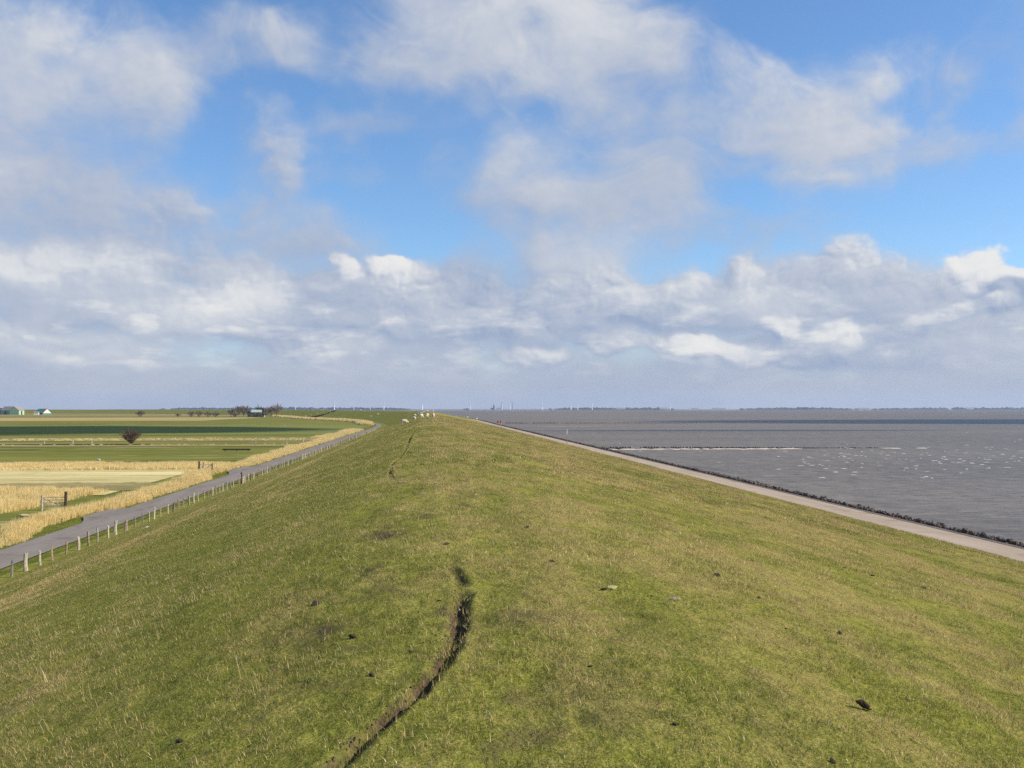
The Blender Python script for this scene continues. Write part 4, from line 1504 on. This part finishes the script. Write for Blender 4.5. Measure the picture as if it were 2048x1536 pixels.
tag(o, 'pale boulder on the green bank beside the golden reeds', 'stone')

# clods and torn roots along the furrow
mbv = MB()
for _ in range(1100):
    y = 4.2 + 9.5 * random.random() ** 1.2
    st1, _d = rut(np.array([0.0]), np.array([y]))
    if random.random() > float(st1[0]):
        continue
    cx = -float(_d[0])
    x = cx + random.gauss(-.03, .026)
    z = float(zterr(np.array(x), np.array(y)))
    r = random.uniform(.003, .010)
    b = [Vector((random.gauss(0, 1), random.gauss(0, 1), random.gauss(0, .7))).normalized() * r * random.uniform(.7, 1.3) for _ in range(6)]
    vs = [Vector((r, 0, 0)), Vector((-r * .9, .3 * r, 0)), Vector((0, r, .2 * r)), Vector((.2 * r, -r, 0)), Vector((0, 0, r * .9)), Vector((0, 0, -r))]
    vs = [v + q * .35 + Vector((x, y, z + r * .3)) for v, q in zip(vs, b)]
    mbv.add(vs, [(0, 2, 4), (2, 1, 4), (1, 3, 4), (3, 0, 4), (2, 0, 5), (1, 2, 5), (3, 1, 5), (0, 3, 5)])
tag(mbv.build('soil_crumbs', plain('loose_soil', (.135, .097, .062), .95, .55, 60, bump=.5)), 'loose brown soil crumbs in and beside the furrow', kind='stuff')

# ------------------------------------------------------------------ bushes and trees (bare, late winter)
def branches(seed, H, Wd, nst, lev, rad, fan=.9, trunk=0.0, lean=0.0, rmin=.0):
    """upright limbs that fork again and again; returns trunk mesh data and twig mesh data"""
    rg = random.Random(seed)
    tk, tw = MB(), MB()

    def grow(p, dr, ln, r, lv):
        mid = p + dr * ln * .5 + Vector((rg.gauss(0, .05), rg.gauss(0, .05), rg.gauss(0, .03))) * ln
        q = p + dr * ln + Vector((rg.gauss(0, .06), rg.gauss(0, .06), 0)) * ln
        (tk if lv >= lev - 1 else tw).tube([p, mid, q], [max(rmin, r), max(rmin, r * .8), max(rmin * .7, r * .55)], 5 if lv >= lev - 1 else 3, False)
        if lv <= 0:
            return
        for _ in range(rg.choice((2, 3, 3, 4))):
            nd = (dr + Vector((rg.gauss(0, .38), rg.gauss(0, .38), rg.gauss(.06, .22)))).normalized()
            grow(p + (q - p) * rg.uniform(.45, 1), nd, ln * rg.uniform(.55, .8), r * .58, lv - 1)
    base = Vector((0, 0, 0))
    if trunk:
        tk.tube([(0, 0, -.3), (lean * .3, 0, trunk * .6), (lean * .5, 0, trunk)], [rad * 1.5, rad * 1.2, rad], 7, False)
        base = Vector((lean * .5, 0, trunk))
    for k in range(nst):
        a = 2 * math.pi * (k + rg.random()) / nst
        tilt = fan * rg.uniform(.15, 1.0)
        dr = Vector((math.cos(a) * math.sin(tilt) * Wd + lean * .2, math.sin(a) * math.sin(tilt) * Wd, math.cos(tilt) + .35)).normalized()
        grow(base + Vector((math.cos(a), math.sin(a), 0)) * rad * .8, dr, (H - trunk) * rg.uniform(.36, .5), rad * .6, lev)
    return tk, tw


def tree(P_, seed, H, Wd, nst, lev, rad, m, label, cat, name, trunk=0.0, fan=.9, lean=0.0, group=None, rmin=.0):
    g = tag(link(name, None, loc=P_), label, cat, group)
    tk, tw = branches(seed, H, Wd, nst, lev, rad, fan, trunk, lean, rmin)
    tk.build('trunk' if trunk else 'stems', m, g)
    tw.build('crown', m, g)
    return g


twig_red = plain('willow_twigs', (.125, .080, .055), .9, .35, 2)
twig_brown = plain('brown_twigs', (.215, .165, .12), .9, .35, 2)
twig_dark = plain('dark_twigs', (.095, .085, .065), .9, .35, 2)
P_ = hit(263, 889.5, 0.0)
tree(P_, 5, 4.5, 1.0, 34, 3, .10, twig_red, 'bare reddish willow bush standing alone beside the meadow ditch', 'bush', 'willow_bush', 0, .95, -.5, rmin=.02)


def plan(px, dist, z=0.0):
    d = pix_dir(px, 830)
    return Vector((d.x / d.y * dist, dist, z))


BU = ((280, 1290, 9, 'small bare bush alone on the far field', 21), (356, 1280, 5, 'low bare bush left of the hedge group', 22), (382, 1270, 8, 'leftmost rounded bush of the far hedge group', 23),
      (398, 1265, 9.5, 'second rounded bush of the far hedge group', 24), (416, 1262, 8, 'third bush of the far hedge group', 25), (432, 1258, 7, 'rightmost bush of the far hedge group', 26),
      (462, 1255, 11, 'bare bush at the left end of the farmstead', 27), (478, 1262, 15, 'bare brown tree left of the farm shed', 28), (487, 1250, 16, 'tallest bare brown tree at the farmstead', 29),
      (497, 1245, 12, 'bare tree touching the left end of the pale green roof', 30), (516, 1290, 15, 'dark tree rising behind the farm shed roof', 31), (524, 1285, 13, 'dark tree right behind the farm shed', 32),
      (532, 1225, 11, 'bare bush in front of the farm shed\'s right end', 33), (543, 1215, 14, 'bare brown tree right of the farm shed', 34), (553, 1205, 17, 'bare tree at the right end of the farmstead', 35),
      (512, 1215, 6, 'low hedge bush in front of the farm shed', 36), (524, 1212, 6, 'low hedge bush right of the one before the shed', 37), (470, 1240, 7, 'low bush before the bare brown tree', 38))
for (px, ds, H, lb, sd) in BU:
    dk = 'dark' in lb
    tree(plan(px, ds), sd, H * .95, 1.5, 13, 3, .34, twig_dark if dk else twig_brown, lb, 'tree' if H > 10 else 'bush', 'bare_tree' if H > 10 else 'bare_bush',
         H * .22 if H > 10 else 0, 1.0, 0, 'bare trees and bushes by the far farmstead', rmin=.11)

# ------------------------------------------------------------------ farm buildings
def barn(P_, L, Wb, eave, ridge, wall_m, roof_m, label, rz=0.0, name='barn', gable_m=None, doors=1):
    g = tag(link(name, None, loc=P_, rz=rz), label, 'barn')
    x0, x1, y0, y1 = -L / 2, L / 2, -Wb / 2, Wb / 2
    MB().add([(x0, y0, -1), (x1, y0, -1), (x1, y1, -1), (x0, y1, -1), (x0, y0, eave), (x1, y0, eave), (x1, y1, eave), (x0, y1, eave)],
             [(0, 1, 5, 4), (2, 3, 7, 6), (3, 0, 4, 7), (1, 2, 6, 5)]).build('wall', wall_m, g)
    MB().add([(x0 - .02, y0, eave), (x0 - .02, y1, eave), (x0 - .02, 0, ridge - .1), (x0 + .2, y0, eave), (x0 + .2, y1, eave), (x0 + .2, 0, ridge - .1)],
             [(0, 1, 2), (3, 5, 4), (0, 2, 5, 3), (1, 4, 5, 2)]).build('gable', gable_m or wall_m, g)
    MB().add([(x1 + .02, y0, eave), (x1 + .02, y1, eave), (x1 + .02, 0, ridge - .1), (x1 - .2, y0, eave), (x1 - .2, y1, eave), (x1 - .2, 0, ridge - .1)],
             [(0, 1, 2), (3, 5, 4), (0, 2, 5, 3), (1, 4, 5, 2)]).build('gable', gable_m or wall_m, g)
    t = .25
    e = .6
    MB().add([(x0 - e, y0 - e, eave - .2), (x1 + e, y0 - e, eave - .2), (x1 + e, 0, ridge), (x0 - e, 0, ridge), (x0 - e, y1 + e, eave - .2), (x1 + e, y1 + e, eave - .2),
              (x0 - e, y0 - e, eave - .2 + t), (x1 + e, y0 - e, eave - .2 + t), (x1 + e, 0, ridge + t), (x0 - e, 0, ridge + t), (x0 - e, y1 + e, eave - .2 + t), (x1 + e, y1 + e, eave - .2 + t)],
             [(6, 7, 8, 9), (9, 8, 11, 10), (0, 3, 2, 1), (3, 4, 5, 2), (0, 1, 7, 6), (4, 10, 11, 5), (0, 6, 9, 3), (3, 9, 10, 4), (1, 2, 8, 7), (2, 5, 11, 8)]).build('roof', roof_m, g)
    for k in range(doors):
        MB().box((x0 + L * (k + 1) / (doors + 1), y0 - .05, eave * .42), (4, .12, eave * .84)).build('door', M['darkwood'], g)
    return g


mint = plain('pale_green_cladding', (.42, .60, .36), .7, .08, .5)
mint2 = plain('sage_green_cladding', (.24, .40, .24), .7, .1, .5)
teal = plain('dark_green_cladding', (.07, .22, .17), .7, .1, .5)
grey_roof = plain('grey_fibre_roof', (.30, .26, .24), .8, .15, .4)
orange_roof = plain('orange_tiles', (.55, .20, .11), .8, .2, .6)
white_wall = plain('white_render', (.72, .70, .62), .8, .08, .6)
dark_roof = plain('dark_roof', (.07, .065, .065), .8, .2, .5)
barn(plan(19, 1720), 22, 15, 7, 13.2, mint2, grey_roof, 'sage green barn with grey roof, left of the pale green gable', R(-30))
barn(plan(34, 1700), 15, 15.5, 7.2, 12.6, mint, grey_roof, 'pale green barn with a lit gable end at the far left', R(80), gable_m=mint)
barn(plan(-2, 1740), 22, 12, 6, 10.5, plain('grey_barn_wall', (.11, .13, .13), .8, .15, .5), dark_roof, 'dark barn cut by the left edge of the picture', R(8))
bb = barn(plan(86, 1720), 20, 17, 2.5, 9.5, teal, teal, 'dark green roofed barn with orange roof edge, right of the pale green pair', R(-32), gable_m=white_wall)
MB().add([(10.3, -9.3, 1.9), (11.2, -9.3, 1.9), (11.2, 0, 9.9), (10.3, 0, 9.9), (10.3, -9.3, 2.9), (11.2, -9.3, 2.9), (11.2, 0, 11.0), (10.3, 0, 11.0)],
         [(0, 3, 2, 1), (4, 5, 6, 7), (0, 1, 5, 4), (1, 2, 6, 5), (2, 3, 7, 6), (3, 0, 4, 7)]).build('roof_edge', orange_roof, bb)
barn(plan(73, 1700), 7, 6, 3.5, 5, white_wall, grey_roof, 'small white lean-to at the left of the dark green barn', R(10), 'shed', doors=0)
barn(plan(511, 1235), 13.5, 9, 5.6, 8.2, plain('brown_shed_wall', (.17, .12, .085), .9, .2, 1), plain('pale_green_roof', (.36, .50, .40), .7, .1, .4), 'farm shed with pale green roof between bare trees', R(4), 'farm_shed')
barn(plan(498.5, 1232), 3.5, 6, 6.5, 8, dark_roof, dark_roof, 'narrow dark building at the left end of the farm shed', R(4), 'shed', doors=0)
barn(plan(527, 1228), 3, 3, 2.5, 3.6, white_wall, grey_roof, 'tiny white hut right of the farm shed', 0, 'shed', doors=0)

# ------------------------------------------------------------------ ramp fence on the bend, gate line
rp = tag(link('ramp_fence', None), 'dark fence line climbing the inner slope of the far bend', 'fence')
ptsr = [hit(px, py) for px, py in ((621, 835), (636, 833), (648, 830), (660, 825.5), (670, 822.5), (678, 820.4))]
for a, b in zip(ptsr[:-1], ptsr[1:]):
    if (a - b).length < 900:
        MB().tube([a + Vector((0, 0, .5)), b + Vector((0, 0, .5))], .55, 4, False).build('rail', M['darkwood'], rp)

# ------------------------------------------------------------------ far shore, trees on it, turbines, pylons
M['shore'] = mat_field('far_shore', (.10, .115, .055), (.17, .165, .08), None, .004, 1, .01)
M['farwood'] = plain('far_wood', (.045, .060, .045), .9, .4, .02)
fs = MB()
n_ = 70
for k in range(n_ + 1):
    u = k / n_
    x = -2600 + 12600 * u
    h = 3.2 + 2.2 * float(fbm(np.array(u * 14.0), np.array(3.0), 3, 5))
    fs.v += [(x, 8300, 2.0), (x, 8330, h + SEA_Z), (x, 9200, h + SEA_Z), (x, 9300, 2.0)]
for k in range(n_):
    for j in range(3):
        a = k * 4 + j
        fs.f.append((a, a + 4, a + 5, a + 1))
tag(fs.build('far_shore', M['shore']), 'low mainland shore along the horizon', kind='structure')
bm = bmesh.new()
for _ in range(1500):
    u = random.random()
    x = -2400 + 12200 * u
    dn = float(fbm(np.array(u * 26.0), np.array(11.0), 4, 44))
    if dn < -.12 + .3 * random.random():
        continue
    y = 8400 + 500 * random.random()
    h = max(4, (9 + 16 * max(0, dn)) * random.uniform(.6, 1.2))
    w = random.uniform(14, 40)
    ret = bmesh.ops.create_icosphere(bm, subdivisions=1, radius=1)
    for v in ret['verts']:
        v.co = Vector((v.co.x * w * random.uniform(.8, 1.2) + x, v.co.y * w * .6 + y, v.co.z * h * random.uniform(.8, 1.15) + 5))
me = bpy.data.meshes.new('far_woods')
bm.to_mesh(me)
bm.free()
tag(link('far_woods', me, M['farwood']), 'woods and villages as low bluish humps along the far shore', kind='stuff')
for k, (px, w, h) in enumerate(((1328, 70, 9), (1390, 50, 7), (1432, 60, 8), (1446, 40, 6), (1728, 90, 8), (1940, 60, 10), (1000, 60, 8), (1242, 80, 8))):
    P_ = plan(px, 8360, SEA_Z)
    barn(P_ + Vector((0, 0, 3)), w, 18, h, h + 5, white_wall, grey_roof, (
        'pale farm on the far shore below the rightmost turbine', 'pale building on the far shore just right of the mast', 'wide pale farm on the far shore right of the mast', 'small pale building beside the wide far farm',
        'long pale hall on the far shore at the right', 'pale building on the far shore near the right edge', 'low building on the far shore below the left pylon', 'pale building on the far shore between the turbines')[k], 0, 'far_building', doors=0)


def turbine(px, top, dist, ang, label, blade=1.0, rz=0.0):
    """top: photograph row of the hub"""
    hub = EYE + (817.6 - top) / 2048 * dist
    P_ = plan(px, dist, 2.5)
    g = tag(link('wind_turbine', None, loc=P_), label, 'wind turbine', 'wind turbines on the far shore')
    H = hub - 2.5
    rt = H * .062
    MB().tube([(0, 0, 0), (0, 0, H)], [rt * 1.25, rt * .75], 10).build('tower', M['white'], g)
    MB().box((0, -H * .01, H), (rt * 2.0, H * .14, rt * 2.0)).build('nacelle', M['white'], g)
    for k in range(3):
        a = ang + k * 2 * math.pi / 3
        dx, dz = math.sin(a), math.cos(a)
        L = H * .52 * blade
        w = H * .036
        px_, pz_ = dz, -dx
        y_ = -H * .085
        vs = [(px_ * w * .6, y_, H + pz_ * w * .6), (-px_ * w * .6, y_, H - pz_ * w * .6), (dx * L * .25 + px_ * w, y_, H + dz * L * .25 + pz_ * w), (dx * L * .25 - px_ * w * .7, y_, H + dz * L * .25 - pz_ * w * .7),
              (dx * L, y_, H + dz * L)]
        vs += [(v[0], v[1] + w * .5, v[2]) for v in vs]
        o = MB().add(vs, [(0, 1, 3, 2), (2, 3, 4), (5, 7, 8, 6), (7, 9, 8), (0, 2, 7, 5), (1, 6, 8, 3), (2, 4, 9, 7), (3, 8, 9, 4), (0, 5, 6, 1)]).build('blade', M['white'], g)
    return g


for (px, top, ds, an, lb) in (
        (549, 810.5, 6800, .3, 'small white turbine just right of the farmstead trees'), (591, 811, 7000, .9, 'small white turbine, second right of the farmstead trees'), (668.5, 803, 6800, .05, 'tall white turbine above the far bend, left one'),
        (708, 811.5, 7200, 1.7, 'short white turbine between two tall ones above the far bend'), (740.5, 812, 7200, 1.0, 'short white turbine with spread blades left of the sheep'), (767.5, 804.5, 6900, .0, 'tall white turbine left of the crest flock'),
        (844.5, 802.5, 6600, .9, 'white turbine directly above the crest flock'), (940.5, 806.5, 7000, .0, 'white turbine above the seaward road flock'), (1004, 806.5, 7400, .5, 'faint turbine between the pylons, left'),
        (1020.5, 808, 7400, 1.4, 'faint turbine between the pylons, right'), (1084.8, 805.5, 7200, .1, 'white turbine alone over the sea, right of the pylons'), (1141.8, 805, 7000, .0, 'white turbine above the marker pole'),
        (1155.3, 806, 6800, .8, 'white turbine with raised blade, right of the one above the pole'), (1184.5, 806.5, 6600, 1.05, 'white turbine with blades spread in a Y over the sea'), (1340.5, 807, 7000, .5, 'rightmost white turbine over the sea')):
    turbine(px, top, ds, an, lb)


def pylon(px, top, dist, label):
    P_ = plan(px, dist, 2.5)
    H = EYE + (817.6 - top) / 2048 * dist - 2.5
    g = tag(link('pylon', None, loc=P_), label, 'pylon', 'lattice pylons on the far shore')
    mb = MB()
    for sx in (-1, 1):
        for sy in (-1, 1):
            mb.tube([(sx * 4.2, sy * 4.2, 0), (sx * .8, sy * .8, H)], .40, 4, False)
    for k in range(6):
        z0, z1 = H * k / 6, H * (k + 1) / 6
        w0, w1 = 4.2 - 3.4 * k / 6, 4.2 - 3.4 * (k + 1) / 6
        for s in (-1, 1):
            mb.tube([(-w0, s * w0, z0), (w1, s * w1, z1)], .22, 3, False)
            mb.tube([(w0, s * w0, z0), (-w1, s * w1, z1)], .22, 3, False)
    mb.build('lattice', M['steel'], g)
    for zz in (.78, .88):
        MB().box((0, 0, H * zz), (15, .6, .6)).build('cross_arm', M['steel'], g)
    return g


pylon(1002.3, 803, 7600, 'grey lattice pylon over the sea horizon, the left one')
pylon(1024.6, 802.5, 7600, 'grey lattice pylon over the sea horizon, the right one')
P_ = plan(987.5, 8450, 4)
ch = tag(link('church', None, loc=P_), 'dark pointed church tower on the horizon left of the pylons', 'church')
MB().box((0, 0, 9), (11, 11, 26)).build('tower', M['farwood'], ch)
MB().add([(-6.5, -6.5, 22), (6.5, -6.5, 22), (6.5, 6.5, 22), (-6.5, 6.5, 22), (0, 0, 46)], [(0, 1, 4), (1, 2, 4), (2, 3, 4), (3, 0, 4), (0, 3, 2, 1)]).build('spire', M['farwood'], ch)
MB().box((-14, 0, 5), (22, 12, 16)).build('nave', M['farwood'], ch)
P_ = plan(1396.5, 7900, 3)
mt_ = tag(link('radio_mast', None, loc=P_), 'thin grey radio mast on the far shore right of the last turbine', 'mast')
MB().tube([(0, 0, 0), (0, 0, 36)], [1.0, .6], 6).build('mast', M['steel'], mt_)
